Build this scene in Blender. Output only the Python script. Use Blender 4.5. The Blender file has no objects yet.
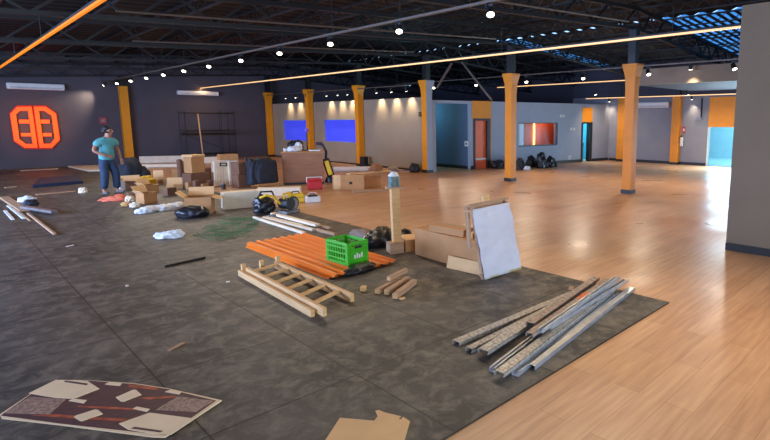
import bpy, bmesh, math, random
from mathutils import Vector, Matrix, noise, Euler
random.seed(7)
PI = math.pi
scn = bpy.context.scene
COL = scn.collection

# ------------------------------------------------------------------ camera
FP, CX, CY, H = 518.0, 483.0, 195.0, 1.9
A_ = Vector((-80-CX, 120-CY, FP)).normalized()
B_ = Vector((970-CX, 120-CY, FP)); B_ = (B_-A_*B_.dot(A_)).normalized()
U_ = B_.cross(A_)
if U_.y > 0: U_ = -U_
def ray(x, y):
    d = Vector((x-CX, y-CY, FP)); return Vector((B_.dot(d), A_.dot(d), U_.dot(d)))
def G(x, y, z=0.0):
    d = ray(x, y); t = (z-H)/d.z; return Vector((d.x*t, d.y*t, z))
def onx(x, y, X):
    d = ray(x, y); t = X/d.x; return Vector((X, d.y*t, H+d.z*t))
def ony(x, y, Y):
    d = ray(x, y); t = Y/d.y; return Vector((d.x*t, Y, H+d.z*t))
def onseg(x, y, P0, P1):
    d = ray(x, y); e = (P1-P0); L = e.length; e = e/L; n = Vector((-e.y, e.x))
    t = P0.dot(n)/(d.x*n.x+d.y*n.y)
    p = Vector((d.x*t, d.y*t)); return (p-P0).dot(e), H+d.z*t
cam = bpy.data.cameras.new('camera'); camo = bpy.data.objects.new('camera', cam); COL.objects.link(camo)
cam.sensor_width = 36; cam.lens = FP/770*36; cam.shift_x = (385-CX)/770; cam.shift_y = (CY-220)/770
cr, cu, cf = (Vector((B_[i], A_[i], U_[i])) for i in range(3))
cu = -cu
m = Matrix((cr, cu, -cf)).transposed().to_4x4(); m.translation = (0, 0, H); camo.matrix_world = m
cam.clip_start = .05; cam.clip_end = 300
scn.camera = camo
scn.view_settings.view_transform = 'Standard'; scn.view_settings.look = 'None'
scn.view_settings.gamma = 1; scn.view_settings.use_curve_mapping = False
scn.view_settings.exposure = 0.72
wd = bpy.data.worlds.new('sky'); scn.world = wd; wd.use_nodes = True
wd.node_tree.nodes['Background'].inputs['Color'].default_value = (.36, .62, 1, 1); wd.node_tree.nodes['Background'].inputs['Strength'].default_value = 1.2

# ------------------------------------------------------------------ materials
def srgb(r, g, b):
    f = lambda c: (c/255/12.92) if c/255 <= .04045 else ((c/255+.055)/1.055)**2.4
    return (f(r), f(g), f(b), 1)
def mat(name, rgb, rough=.6, metal=0, var=.15, scale=6, bump=0, emit=0, ecol=None, spec=.5, stretch=None, trans=0):
    M = bpy.data.materials.new(name); M.use_nodes = True; N = M.node_tree.nodes; L = M.node_tree.links
    b = N['Principled BSDF']; c = srgb(*rgb)
    b.inputs['Roughness'].default_value = rough; b.inputs['Metallic'].default_value = metal
    b.inputs['Specular IOR Level'].default_value = spec
    b.inputs['Base Color'].default_value = c
    if var or bump:
        tc = N.new('ShaderNodeTexCoord'); nz = N.new('ShaderNodeTexNoise'); nz.inputs['Scale'].default_value = scale
        nz.inputs['Detail'].default_value = 5
        if stretch:
            mp = N.new('ShaderNodeMapping'); mp.inputs['Scale'].default_value = stretch
            L.new(tc.outputs['Object'], mp.inputs['Vector']); L.new(mp.outputs['Vector'], nz.inputs['Vector'])
        else: L.new(tc.outputs['Object'], nz.inputs['Vector'])
        if var:
            r = N.new('ShaderNodeValToRGB'); e = r.color_ramp.elements
            e[0].position = .3; e[1].position = .7
            e[0].color = tuple(max(0, k*(1-var)) for k in c[:3])+(1,); e[1].color = tuple(min(1, k*(1+var)) for k in c[:3])+(1,)
            L.new(nz.outputs['Fac'], r.inputs['Fac']); L.new(r.outputs['Color'], b.inputs['Base Color'])
        if bump:
            bp = N.new('ShaderNodeBump'); bp.inputs['Strength'].default_value = bump; bp.inputs['Distance'].default_value = .02
            L.new(nz.outputs['Fac'], bp.inputs['Height']); L.new(bp.outputs['Normal'], b.inputs['Normal'])
    if emit:
        b.inputs['Emission Color'].default_value = srgb(*(ecol or rgb)); b.inputs['Emission Strength'].default_value = emit
    if trans: b.inputs['Transmission Weight'].default_value = trans
    return M

def wood_floor():
    M = bpy.data.materials.new('wood_planks'); M.use_nodes = True; N = M.node_tree.nodes; L = M.node_tree.links; b = N['Principled BSDF']
    tc = N.new('ShaderNodeTexCoord'); br = N.new('ShaderNodeTexBrick')
    br.inputs['Scale'].default_value = 1; br.inputs['Brick Width'].default_value = 1.3; br.inputs['Row Height'].default_value = .19
    br.inputs['Mortar Size'].default_value = .002; br.inputs['Mortar Smooth'].default_value = .2
    br.inputs['Color1'].default_value = srgb(208, 158, 116); br.inputs['Color2'].default_value = srgb(192, 141, 100); br.inputs['Mortar'].default_value = srgb(166, 118, 80)
    L.new(tc.outputs['Object'], br.inputs['Vector'])
    mp = N.new('ShaderNodeMapping'); mp.inputs['Scale'].default_value = (1.2, 14, 1)
    L.new(tc.outputs['Object'], mp.inputs['Vector'])
    nz = N.new('ShaderNodeTexNoise'); nz.inputs['Scale'].default_value = 1.6; nz.inputs['Detail'].default_value = 6; L.new(mp.outputs['Vector'], nz.inputs['Vector'])
    mx = N.new('ShaderNodeMixRGB'); mx.blend_type = 'OVERLAY'; mx.inputs['Fac'].default_value = .45
    L.new(br.outputs['Color'], mx.inputs['Color1']); L.new(nz.outputs['Fac'], mx.inputs['Color2'])
    L.new(mx.outputs['Color'], b.inputs['Base Color'])
    b.inputs['Roughness'].default_value = .34
    n2 = N.new('ShaderNodeTexNoise'); n2.inputs['Scale'].default_value = .8; n2.inputs['Detail'].default_value = 4; L.new(tc.outputs['Object'], n2.inputs['Vector'])
    mr = N.new('ShaderNodeMapRange'); mr.inputs['From Min'].default_value = .3; mr.inputs['From Max'].default_value = .7
    mr.inputs['To Min'].default_value = .26; mr.inputs['To Max'].default_value = .46
    L.new(n2.outputs['Fac'], mr.inputs['Value']); L.new(mr.outputs['Result'], b.inputs['Roughness'])
    return M
def rubber_floor():
    M = bpy.data.materials.new('rubber_mats'); M.use_nodes = True; N = M.node_tree.nodes; L = M.node_tree.links; b = N['Principled BSDF']
    tc = N.new('ShaderNodeTexCoord')
    mp = N.new('ShaderNodeMapping'); mp.inputs['Location'].default_value = (-5.15, -2.12, 0); L.new(tc.outputs['Object'], mp.inputs['Vector'])
    br = N.new('ShaderNodeTexBrick'); br.offset = 0; br.inputs['Scale'].default_value = 1
    br.inputs['Brick Width'].default_value = 1.04; br.inputs['Row Height'].default_value = 1.06; br.inputs['Mortar Size'].default_value = .007
    br.inputs['Color1'].default_value = (1, 1, 1, 1); br.inputs['Color2'].default_value = (.8, .8, .8, 1); br.inputs['Mortar'].default_value = (.25, .24, .24, 1)
    L.new(mp.outputs['Vector'], br.inputs['Vector'])
    def nse(s, d, dist=0):
        n = N.new('ShaderNodeTexNoise'); n.inputs['Scale'].default_value = s; n.inputs['Detail'].default_value = d; n.inputs['Distortion'].default_value = dist
        L.new(tc.outputs['Object'], n.inputs['Vector']); return n
    n1 = nse(1.1, 9, .3); n2 = nse(5.5, 12, .5); n2.inputs['Roughness'].default_value = .72
    r = N.new('ShaderNodeValToRGB'); e = r.color_ramp.elements
    e[0].position = .36; e[0].color = srgb(52, 48, 45); e[1].position = .68; e[1].color = srgb(93, 85, 77)
    L.new(n1.outputs['Fac'], r.inputs['Fac'])
    r2 = N.new('ShaderNodeValToRGB'); e = r2.color_ramp.elements
    e[0].position = .45; e[0].color = (0, 0, 0, 1); e[1].position = .72; e[1].color = (.8, .8, .8, 1)
    L.new(n2.outputs['Fac'], r2.inputs['Fac'])
    mx = N.new('ShaderNodeMixRGB'); L.new(r2.outputs['Color'], mx.inputs['Fac']); L.new(r.outputs['Color'], mx.inputs['Color1']); mx.inputs['Color2'].default_value = srgb(146, 133, 116)
    mu = N.new('ShaderNodeMixRGB'); mu.blend_type = 'MULTIPLY'; mu.inputs['Fac'].default_value = 1
    L.new(mx.outputs['Color'], mu.inputs['Color1']); L.new(br.outputs['Color'], mu.inputs['Color2']); L.new(mu.outputs['Color'], b.inputs['Base Color'])
    b.inputs['Roughness'].default_value = .55; b.inputs['Specular IOR Level'].default_value = .4
    bp = N.new('ShaderNodeBump'); bp.inputs['Strength'].default_value = .15; bp.inputs['Distance'].default_value = .01
    L.new(n2.outputs['Fac'], bp.inputs['Height']); L.new(bp.outputs['Normal'], b.inputs['Normal'])
    return M
def glass(name, tint=(.9, .95, 1), alpha=.15):
    M = bpy.data.materials.new(name); M.use_nodes = True; N = M.node_tree.nodes; L = M.node_tree.links
    N.remove(N['Principled BSDF']); t = N.new('ShaderNodeBsdfTransparent'); t.inputs['Color'].default_value = tint+(1,)
    g = N.new('ShaderNodeBsdfGlossy'); g.inputs['Roughness'].default_value = .05; mx = N.new('ShaderNodeMixShader'); mx.inputs['Fac'].default_value = alpha*.5
    L.new(t.outputs[0], mx.inputs[1]); L.new(g.outputs[0], mx.inputs[2]); L.new(mx.outputs[0], N['Material Output'].inputs['Surface']); return M
def translucent(name, rgb):
    M = bpy.data.materials.new(name); M.use_nodes = True; N = M.node_tree.nodes; L = M.node_tree.links
    N.remove(N['Principled BSDF']); t = N.new('ShaderNodeBsdfTranslucent'); t.inputs['Color'].default_value = srgb(*rgb)
    tr = N.new('ShaderNodeBsdfTransparent'); tr.inputs['Color'].default_value = srgb(*rgb); mx = N.new('ShaderNodeMixShader'); mx.inputs['Fac'].default_value = .4
    L.new(t.outputs[0], mx.inputs[1]); L.new(tr.outputs[0], mx.inputs[2]); L.new(mx.outputs[0], N['Material Output'].inputs['Surface']); return M

PAINT = mat('grey_wall_paint', (140, 140, 146), .75, var=.06, scale=1.5)
WARMLIT = mat('warm_lit_wall_paint', (150, 134, 112), .75, var=.06, scale=1.5)  # grey wall paint with the warm light put into its tint
COOLLIT = mat('cool_lit_wall_paint', (156, 162, 174), .75, var=.05, scale=1.5)  # grey wall paint with the bluish light put into its tint
PAINTD = mat('dark_wall_paint', (62, 62, 74), .75, var=.08, scale=1.5)
NEARW = mat('taupe_wall_paint', (116, 100, 82), .8, var=.05, scale=2)
ORANGE = mat('orange_paint', (230, 142, 8), .55, var=.06, scale=3)
BLACK = mat('black_paint', (26, 24, 24), .5, var=.2)
ROOFM = mat('dark_roof_sheet', (13, 11, 11), .6, var=.15, scale=2)
STEELD = mat('dark_painted_steel', (15, 13, 13), .5, var=.2)
STEELG = mat('grey_conduit_steel', (104, 92, 82), .45, metal=.4, var=.1)
SKYL = translucent('translucent_roof_sheet', (150, 190, 215))
WOODF = wood_floor(); RUBBER = rubber_floor()
WHITEP = mat('white_plastic', (225, 222, 215), .4, var=.05)
CREAM = mat('cream_card', (236, 216, 184), .75, var=.08, scale=5)
KRAFT = mat('kraft_cardboard', (188, 134, 82), .8, var=.1, scale=5)
KRAFTL = mat('light_kraft_cardboard', (226, 178, 122), .8, var=.07, scale=5)
KRAFTD = mat('dark_kraft_cardboard', (116, 78, 54), .8, var=.14, scale=5)
TAPE = mat('packing_tape', (172, 130, 84), .3, var=.05)
PINE = mat('pine_timber', (220, 172, 112), .65, var=.16, scale=3, stretch=(1.2, 14, 14), bump=.1)
PINED = mat('weathered_timber', (176, 138, 104), .7, var=.2, scale=3, stretch=(1.2, 14, 14), bump=.1)
ENDG = mat('timber_end_grain', (205, 160, 108), .8, var=.2, scale=30)
ZINC = mat('galvanised_steel', (172, 165, 154), .4, metal=.45, var=.5, scale=36, bump=.05)
ZINCB = mat('bright_galvanised_steel', (214, 222, 232), .28, metal=.75, var=.12, scale=14)
RUST = mat('rusty_dirty_steel', (158, 138, 124), .5, metal=.25, var=.5, scale=26)
RUSTO = mat('orange_primer_smear', (214, 110, 62), .6, var=.3, scale=18)
GREEN = mat('green_crate_plastic', (62, 172, 26), .4, var=.08, scale=8)
ORSHEET = mat('orange_corrugated_sheet', (250, 124, 30), .4, var=.08, scale=3)
BAGB = mat('black_bin_bag', (24, 24, 28), .32, var=.3, scale=9, bump=.5)
BAGN = mat('navy_black_tarp', (28, 32, 42), .75, var=.3, scale=6, bump=.5)
BAGW = mat('white_plastic_sheet', (222, 224, 226), .4, var=.1, scale=9, bump=.4)
CANVAS = mat('bluish_white_panel', (208, 206, 214), .6, var=.08, scale=3, bump=.25)
YEL = mat('yellow_plastic', (232, 186, 28), .45, var=.08)
RED = mat('red_plastic', (196, 26, 36), .45, var=.08)
GREYM = mat('grey_machine_metal', (128, 124, 122), .4, metal=.5, var=.2)
TEAL = mat('teal_shirt_cloth', (92, 162, 160), .85, var=.14, scale=9, bump=.3)
DENIM = mat('dark_blue_denim', (44, 60, 84), .85, var=.22, scale=14, bump=.2)
SKIN = mat('skin', (172, 118, 94), .55, var=.06)
HAIR = mat('black_hair', (26, 20, 20), .6, var=.3, scale=40)
NAVY = mat('dark_blue_matting', (30, 38, 62), .6, var=.2)
PRINT = mat('brown_printed_card', (84, 52, 56), .5, var=.3, scale=5, stretch=(2, 6, 1))
PRINTO = mat('orange_printed_streak', (178, 84, 54), .5, var=.5, scale=12)
PRINTG = mat('patterned_grey_print', (158, 126, 108), .55, var=.55, scale=55)
COUNT = mat('brown_counter_veneer', (150, 98, 62), .5, var=.16, scale=2, stretch=(1, 1, 8))
SIGNO = mat('logo_orange_face', (255, 104, 22), .45, var=0, emit=.24, ecol=(255, 78, 14))
SIGNR = mat('logo_red_edge', (196, 36, 14), .5, var=0, emit=.05, ecol=(200, 24, 4))
LEDM = mat('warm_led_diffuser', (255, 200, 130), .4, var=0, emit=.6, ecol=(255, 200, 140))
LEDO = mat('amber_led_diffuser', (200, 100, 10), .4, var=0, emit=.6, ecol=(255, 130, 10))
LENS = mat('glowing_lamp_lens', (255, 244, 224), .4, var=0, emit=6, ecol=(255, 240, 214))
BLUEP = mat('blue_lit_window_pane', (70, 84, 230), .2, var=.05, scale=1, emit=.3, ecol=(60, 66, 214))
DOORO = mat('orange_door_leaf', (240, 108, 52), .35, var=.1, scale=2)
NICHE = mat('orange_red_panel', (214, 96, 26), .5, var=.2, scale=2)
CYANP = mat('cyan_wall_paint', (70, 150, 176), .7, var=.08)
BLUEW = mat('blue_grey_paint', (78, 98, 122), .7, var=.05)
PALEP = mat('pale_timber', (232, 212, 182), .65, var=.12, scale=3, stretch=(1.2, 14, 14), bump=.1)
PALEW = mat('pale_blue_wall', (206, 224, 232), .8, var=.04)
PLY = mat('pale_plywood', (222, 200, 168), .7, var=.1, stretch=(1, 6, 1))
NETG = mat('green_netting', (56, 108, 62), .7, var=.2)

# ------------------------------------------------------------------ mesh builder
class MB:
    def __init__(s): s.bm = bmesh.new(); s.mi = 0
    def _fin(s, verts):
        for f in {f for v in verts for f in v.link_faces}: f.material_index = s.mi
        return verts
    def box(s, c, d, rot=(0, 0, 0)):
        M = Matrix.Translation(c) @ Euler(rot).to_matrix().to_4x4() @ Matrix.Diagonal((d[0], d[1], d[2], 1))
        return s._fin(bmesh.ops.create_cube(s.bm, size=1, matrix=M)['verts'])
    def beam(s, p0, p1, w, h, roll=0):
        p0 = Vector(p0); p1 = Vector(p1); e = p1-p0; L = e.length; e.normalize()
        up = Vector((0, 0, 1)) if abs(e.z) < .95 else Vector((0, 1, 0))
        y = up.cross(e).normalized(); z = e.cross(y)
        R = Matrix((e, y, z)).transposed().to_4x4() @ Matrix.Rotation(roll, 4, 'X')
        return s._fin(bmesh.ops.create_cube(s.bm, size=1, matrix=Matrix.Translation((p0+p1)/2) @ R @ Matrix.Diagonal((L, w, h, 1)))['verts'])
    def tube(s, p0, p1, r0, r1=None, n=12):
        p0 = Vector(p0); p1 = Vector(p1); e = p1-p0; q = e.to_track_quat('Z', 'Y').to_matrix().to_4x4()
        return s._fin(bmesh.ops.create_cone(s.bm, cap_ends=True, segments=n, radius1=r0, radius2=r0 if r1 is None else r1, depth=e.length,
                      matrix=Matrix.Translation((p0+p1)/2) @ q)['verts'])
    def path(s, pts, r, n=8):
        for a, b in zip(pts, pts[1:]): s.tube(a, b, r, r, n)
        for p in pts[1:-1]: s.ball(p, (r*1.02,)*3, 1)
    def ball(s, c, r, sub=2):
        return s._fin(bmesh.ops.create_icosphere(s.bm, subdivisions=sub, radius=1, matrix=Matrix.Translation(c) @ Matrix.Diagonal((r[0], r[1], r[2], 1)))['verts'])
    def blob(s, c, r, seed=0, amp=.25, freq=2.2, sub=4, flat=True, rz=0, sq=1):
        vs = bmesh.ops.create_icosphere(s.bm, subdivisions=sub, radius=1)['verts']
        o = Vector((seed*7.3, seed*3.1, seed*1.7)); R = Matrix.Rotation(rz, 3, 'Z')
        for v in vs:
            n = v.co.normalized(); k = 1+amp*noise.noise(n*freq+o)+amp*.5*abs(noise.noise(n*freq*2.7+o))
            n2 = n if sq == 1 else Vector([math.copysign(abs(c)**sq, c) for c in n]); p = Vector((n2.x*r[0]*k, n2.y*r[1]*k, n2.z*r[2]*k))
            if flat and p.z < -r[2]*.55: p.z = -r[2]*.55
            v.co = R @ p + Vector(c)
        return s._fin(vs)
    def prism(s, pts, z0, z1, M=None):
        vs = [s.bm.verts.new((p[0], p[1], z0)) for p in pts]; f = s.bm.faces.new(vs)
        r = bmesh.ops.extrude_face_region(s.bm, geom=[f]); nv = [g for g in r['geom'] if isinstance(g, bmesh.types.BMVert)]
        for v in nv: v.co.z = z1
        allv = vs+nv
        if M is not None:
            for v in allv: v.co = M @ v.co
        bmesh.ops.recalc_face_normals(s.bm, faces=list({f for v in allv for f in v.link_faces}))
        return s._fin(allv)
    def grid(s, fn, nu, nv):
        g = [[s.bm.verts.new(fn(i/nu, j/nv)) for j in range(nv+1)] for i in range(nu+1)]
        for i in range(nu):
            for j in range(nv):
                s.bm.faces.new((g[i][j], g[i+1][j], g[i+1][j+1], g[i][j+1])).material_index = s.mi
    def build(s, name, mats, parent=None, smooth=False, bevel=0, solid=0, loc=None):
        me = bpy.data.meshes.new(name)
        bmesh.ops.recalc_face_normals(s.bm, faces=s.bm.faces[:]) if not solid else None
        s.bm.to_mesh(me); s.bm.free()
        for mm in (mats if isinstance(mats, (list, tuple)) else [mats]): me.materials.append(mm)
        o = bpy.data.objects.new(name, me); COL.objects.link(o)
        if parent is not None: o.parent = parent
        if loc is not None: o.location = loc
        if smooth:
            for p in me.polygons: p.use_smooth = True
        if solid:
            d = o.modifiers.new('thick', 'SOLIDIFY'); d.thickness = solid; d.offset = 1
        if bevel:
            d = o.modifiers.new('bevel', 'BEVEL'); d.width = bevel; d.segments = 2; d.limit_method = 'ANGLE'
        return o
def thing(name, label, cat, loc=(0, 0, 0), rz=0, group=None, rot=None):
    o = bpy.data.objects.new(name, None); COL.objects.link(o); o.empty_display_size = .1
    o.location = loc; o.rotation_euler = rot or (0, 0, rz)
    return tag(o, label, cat, group)
def tag(o, label, cat, group=None):
    o['label'] = label; o['category'] = cat
    if group: o['group'] = group
    return o
def struct(o): o['kind'] = 'structure'; return o
def bx(name, mats, parent, c, d, rot=(0, 0, 0), bevel=0):
    b = MB(); b.box(c, d, rot); return b.build(name, mats, parent, bevel=bevel)
def light(kind, name, loc, energy, col, parent=None, aim=None, **kw):
    l = bpy.data.lights.new(name, kind); l.energy = energy; l.color = col
    for k, v in kw.items(): setattr(l, k, v)
    o = bpy.data.objects.new(name, l); COL.objects.link(o); o.location = loc
    if aim is not None: o.rotation_euler = (Vector(aim)).to_track_quat('-Z', 'Y').to_euler()
    if parent is not None: o.parent = parent
    return o
MZ = .010     # top of the rubber matting
def GM(x, y): return G(x, y, MZ)
def ang(a, b): return math.atan2(b.y-a.y, b.x-a.x)

# ------------------------------------------------------------------ shell
WY = 27.13; XC = 12.47; XW = 12.56; XR = 22.15
MX, MY = 5.15, 2.12
X0, Y0 = -6.0, -5.0
b = MB(); b.box(((X0+34)/2, (Y0+32)/2, -.05), (34-X0, 32-Y0, .1)); struct(b.build('floor', WOODF))
b = MB(); b.box(((X0+MX)/2, (MY+WY)/2, MZ/2), (MX-X0, WY-MY, MZ)); struct(b.build('floor_matting', RUBBER))
def wall(name, P0, P1, h, th, holes, m, z0=0.0):
    """upright wall from P0 to P1, thickness th to the left of the direction; holes (s0,s1,za,zb)"""
    P0 = Vector(P0); P1 = Vector(P1); e = P1-P0; L = e.length; rz = math.atan2(e.y, e.x); b = MB()
    def seg(s0, s1, za, zb):
        if s1-s0 > 1e-4 and zb-za > 1e-4: b.box(((s0+s1)/2, th/2, (za+zb)/2), (s1-s0, abs(th), zb-za))
    s = 0
    for (a, c, za, zb) in sorted(holes):
        seg(s, a, z0, h); seg(a, c, z0, za); seg(a, c, zb, h); s = c
    seg(s, L, z0, h)
    o = b.build(name, m); o.location = (P0.x, P0.y, 0); o.rotation_euler = (0, 0, rz); return struct(o)
PAINTW = mat('dim_lit_wall_paint', (80, 73, 78), .8, var=.08, scale=1.2)  # same grey paint, darkened to hold the weaker light at the back
wall('wall_back', (X0, WY), (24, WY), 5.0, .2, [], PAINTW)
# far partition with the wall washers and blue windows, plane x = XW
w1a, w1b = onx(282.5, 120, XW), onx(309, 141.5, XW); w2a, w2b = onx(323.5, 119.5, XW), onx(357.5, 143, XW)
PH = 2.72; PY0 = 14.6
def sy(y): return WY-y
wall('wall_partition', (XW, WY), (XW, PY0), PH, .16,
     [(sy(w1a.y), sy(w1b.y), w1b.z, w1a.z), (sy(w2a.y), sy(w2b.y), w2b.z, w2a.z)], WARMLIT)
for n, (a, c) in enumerate(((w1a, w1b), (w2a, w2b))):
    f = MB(); y0, y1, z0, z1 = c.y, a.y, c.z, a.z
    for (yy, zz, dy, dz) in (((y0+y1)/2, z0, y1-y0, .04), ((y0+y1)/2, z1, y1-y0, .04), (y0, (z0+z1)/2, .04, z1-z0), (y1, (z0+z1)/2, .04, z1-z0)):
        f.box((XW+.06, yy, zz), (.12, dy, dz))
    fo = struct(f.build('window_%d' % (n+1), PAINT))
    bx('pane', BLUEP, fo, (XW+.1, (y0+y1)/2, (z0+z1)/2), (.02, y1-y0, z1-z0))
# skewed wall with the orange door, window niche and cyan doorway
B0 = Vector((12.42, 14.42)); p = G(605, 160.4); B1 = Vector((p.x, p.y)); e = (B1-B0).normalized(); B1 = B0+e*((XR-B0.x)/e.x)
def sB(x, y): return onseg(x, y, B0, B1)
c0, ch = sB(435.5, 103)[0], sB(452, 103.5)[1]; c1 = sB(470.5, 169)[0]
d0, d1, dh = sB(474.5, 160)[0], sB(487.5, 160)[0], sB(481, 119.5)[1]
n0, n1 = sB(519, 140)[0], sB(556.5, 140)[0]; nz0, nz1 = sB(537, 145)[1], sB(537, 123.5)[1]
k0, k1, kh = sB(581.5, 150)[0], sB(590.5, 150)[0], sB(586, 123)[1]
BH = 2.62
wall('wall_front', B0, B1, BH, .18, [(c0, c1, 0, ch), (d0, d1, 0, dh), (n0, n1, nz0, nz1), (k0, k1, 0, kh)], COOLLIT)
rzB = math.atan2(e.y, e.x); rB = Vector((-e.y, e.x))
def PB(s, dn=0, z=0): q = B0+e*s+rB*dn; return Vector((q.x, q.y, z))
def onB(name, m, s0, s1, z0, z1, dn0, dn1, parent=None):
    b = MB(); b.box(((s0+s1)/2, (dn0+dn1)/2, (z0+z1)/2), (s1-s0, dn1-dn0, z1-z0)); o = b.build(name, m, parent)
    if parent is None: o.location = (B0.x, B0.y, 0); o.rotation_euler = (0, 0, rzB)
    return o
struct(onB('trim_1', ORANGE, d0-.12, sB(491, 110)[0], dh+.04, BH+.01, -.012, -.001))
struct(onB('trim_2', ORANGE, k0-.02, sB(592.5, 110)[0], kh+.02, sB(587, 107.5)[1], -.012, -.001))
struct(onB('trim_3', ORANGE, d1+.1, sB(491, 110)[0], 0, dh+.04, -.012, -.001))
struct(onB('trim_4', ORANGE, k1+.03, sB(593, 110)[0], 0, kh+.02, -.012, -.001))
q = PB(c1, .18)
wall('wall_corridor', (q.x, q.y), (q.x, 19.5), BH, -.16, [], BLUEW)
wall('wall_corridor_end', (12.72, 19.5), (q.x+.16, 19.5), BH, .15, [], BLUEW)
struct(bx('baseboard_corridor', BLACK, None, (q.x-.012, (q.y+19.5)/2, .06), (.024, 19.5-q.y-.02, .12)))
# orange door
do = struct(thing('door_1', 'orange door leaf in a dark frame, between the corridor mouth and the orange window', 'door', (B0.x, B0.y, 0), rzB))
for nme, s0, s1, z0, z1 in (('jamb', d0-.05, d0+.03, 0, dh+.04), ('jamb', d1-.03, d1+.12, 0, dh+.04), ('door_head', d0+.03, d1-.03, dh-.04, dh+.04)):
    b = MB(); b.box(((s0+s1)/2, .05, (z0+z1)/2), (s1-s0, .16, z1-z0)); b.build(nme, mat('dark_brown_frame_%s' % s0, (52, 36, 32), .5), do)
b = MB(); b.box(((d0+d1)/2, .1, (dh-.04)/2), (d1-d0-.06, .05, dh-.04)); b.build('door_leaf', DOORO, do, bevel=.004)
b = MB(); b.box(((d0+d1)/2, .06, .38), (d1-d0-.08, .04, .06)); b.build('reflection_strip', WHITEP, do)  # white strip modelled in place of a reflection on the leaf
# niche window glowing orange
wo = struct(thing('window_3', 'orange window with a glowing upright light strip', 'window', (B0.x, B0.y, 0), rzB))
b = MB()
for s0, s1, z0, z1 in ((n0-.02, n1+.02, nz0-.04, nz0), (n0-.02, n1+.02, nz1, nz1+.03), (n1, n1+.04, nz0, nz1)): b.box(((s0+s1)/2, .06, (z0+z1)/2), (s1-s0, .16, z1-z0))
b.build('window_frame', STEELD, wo)
b = MB(); b.box(((n0+n1)/2, .62, (nz0+nz1)/2), (n1-n0+1.2, .06, nz1-nz0+.8)); b.build('back_panel', NICHE, wo)
b = MB()
b.box((n0-.35, .4, (nz0+nz1)/2), (.04, .4, nz1-nz0+.8)); b.box((n1+.6, .4, (nz0+nz1)/2), (.04, .4, nz1-nz0+.8))
b.box(((n0+n1)/2, .4, nz1+.4), (n1-n0+1.2, .42, .04)); b.box(((n0+n1)/2, .4, nz0-.4), (n1-n0+1.2, .42, .04)); b.build('niche_lining', NICHE, wo)
sl = onseg(534, 135, B0+rB*.55, B1+rB*.55)[0]
b = MB(); b.box((sl, .55, (nz0+nz1)/2), (.07, .05, nz1-nz0+.1)); b.build('light_strip', mat('yellow_led_strip', (255, 210, 130), .4, var=0, emit=2, ecol=(255, 190, 90)), wo)
b = MB(); b.box((n0+.15, .1, (nz0+nz1)/2), (.34, .02, nz1-nz0)); b.build('lit_reveal_strip', WHITEP, wo)  # white slat standing in for the lit side of the window reveal
b = MB(); b.box(((n0+n1)/2, .08, (nz0+nz1)/2), (n1-n0, .008, nz1-nz0)); b.build('pane', glass('window_glass', alpha=.004), wo)
light('AREA', 'niche_light', (sl+.3, .2, (nz0+nz1)/2), .8, (1, .55, .2), wo, aim=(0, 1, 0), size=.3)
light('POINT', 'niche_glow', (sl+.5, .4, nz1+.2), 4, (1, .55, .2), wo, shadow_soft_size=.1)
# cyan doorway
do = struct(thing('door_2', 'open doorway glowing cyan in a dark frame', 'door', (B0.x, B0.y, 0), rzB))
b = MB()
for s0, s1, z0, z1 in ((k0-.04, k0+.04, 0, kh+.04), (k1-.1, k1+.06, 0, kh+.04), (k0, k1, kh-.03, kh+.04)): b.box(((s0+s1)/2, .08, (z0+z1)/2), (s1-s0, .22, z1-z0))
b.build('door_frame', BLACK, do)
b = MB(); s = (k0+k1)/2
b.box((s, 1.9, 1.25), (2.4, .05, 2.5)); b.box((s-1.2, 1.05, 1.3), (.05, 1.7, 2.6)); b.box((s+1.2, 1.05, 1.3), (.05, 1.7, 2.6)); b.box((s, 1.05, 2.5), (2.4, 1.7, .05))
b.build('room_lining', CYANP, do)
light('AREA', 'assumed_cyan_lamp', (s, 1.0, 2.4), 70, (.35, .8, 1), do, aim=(0, 0, -1), size=.8)  # unseen lamp assumed from the cyan light in the doorway
# far side wall x = XR with bright opening
o1 = onx(708, 127, XR); OY0, OY1, OZ = 3.2, o1.y, o1.z
pz = onx(711, 97, XR).z
wall('wall_side', (XR, 14.5), (XR, Y0), 2.95, .2, [(14.5-OY1, 14.5-OY0, 0, OZ)], PAINT)
wall('wall_side_upper', (XR+.02, 14.5), (XR+.02, Y0), 4.45, .16, [], PAINTD, z0=2.951)
struct(bx('trim_5', ORANGE, None, (XR-.012, (OY0+OY1)/2, (OZ+pz)/2), (.02, OY1-OY0-.02, pz-OZ)))
struct(bx('trim_6', WHITEP, None, (XR+.1, OY1-.02, OZ/2), (.24, .03, OZ)))
# the lit annex behind the opening
b = MB(); b.box((27.5, 6.8, 1.5), (.1, 11, 3.0)); b.box((24.9, 12.3, 1.5), (5.2, .1, 3.0)); b.box((24.9, 1.3, 1.5), (5.2, .1, 3.0)); struct(b.build('wall_annex', PALEW))
struct(bx('floor_annex', mat('pale_concrete', (190, 200, 205), .5, var=.1), None, (24.9, 6.8, .004), (5.1, 10.9, .008)))
struct(bx('ceiling_annex', PALEW, None, (24.9, 6.8, 3.06), (5.3, 11.2, .1)))
light('AREA', 'annex_daylight', (25.0, 6.5, 2.9), 170, (.3, .78, 1), aim=(0, 0, -1), size=4)
light('AREA', 'opening_daylight', (XR-.15, (OY0+OY1)/2, OZ/2+.1), 330, (.5, .78, 1), aim=(-1, 0, -.15), shape='RECTANGLE', size=4, size_y=1.4)
# near pier wall
nw = G(725.4, 249.5); NX, NY = nw.x, nw.y
wall('wall_near', (NX, NY), (NX, Y0), onx(745.5, 5, NX).z, .35, [], NEARW)
struct(bx('baseboard_near', BLACK, None, (NX-.01, (NY+Y0)/2, .055), (.02, NY-Y0, .11)))
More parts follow.
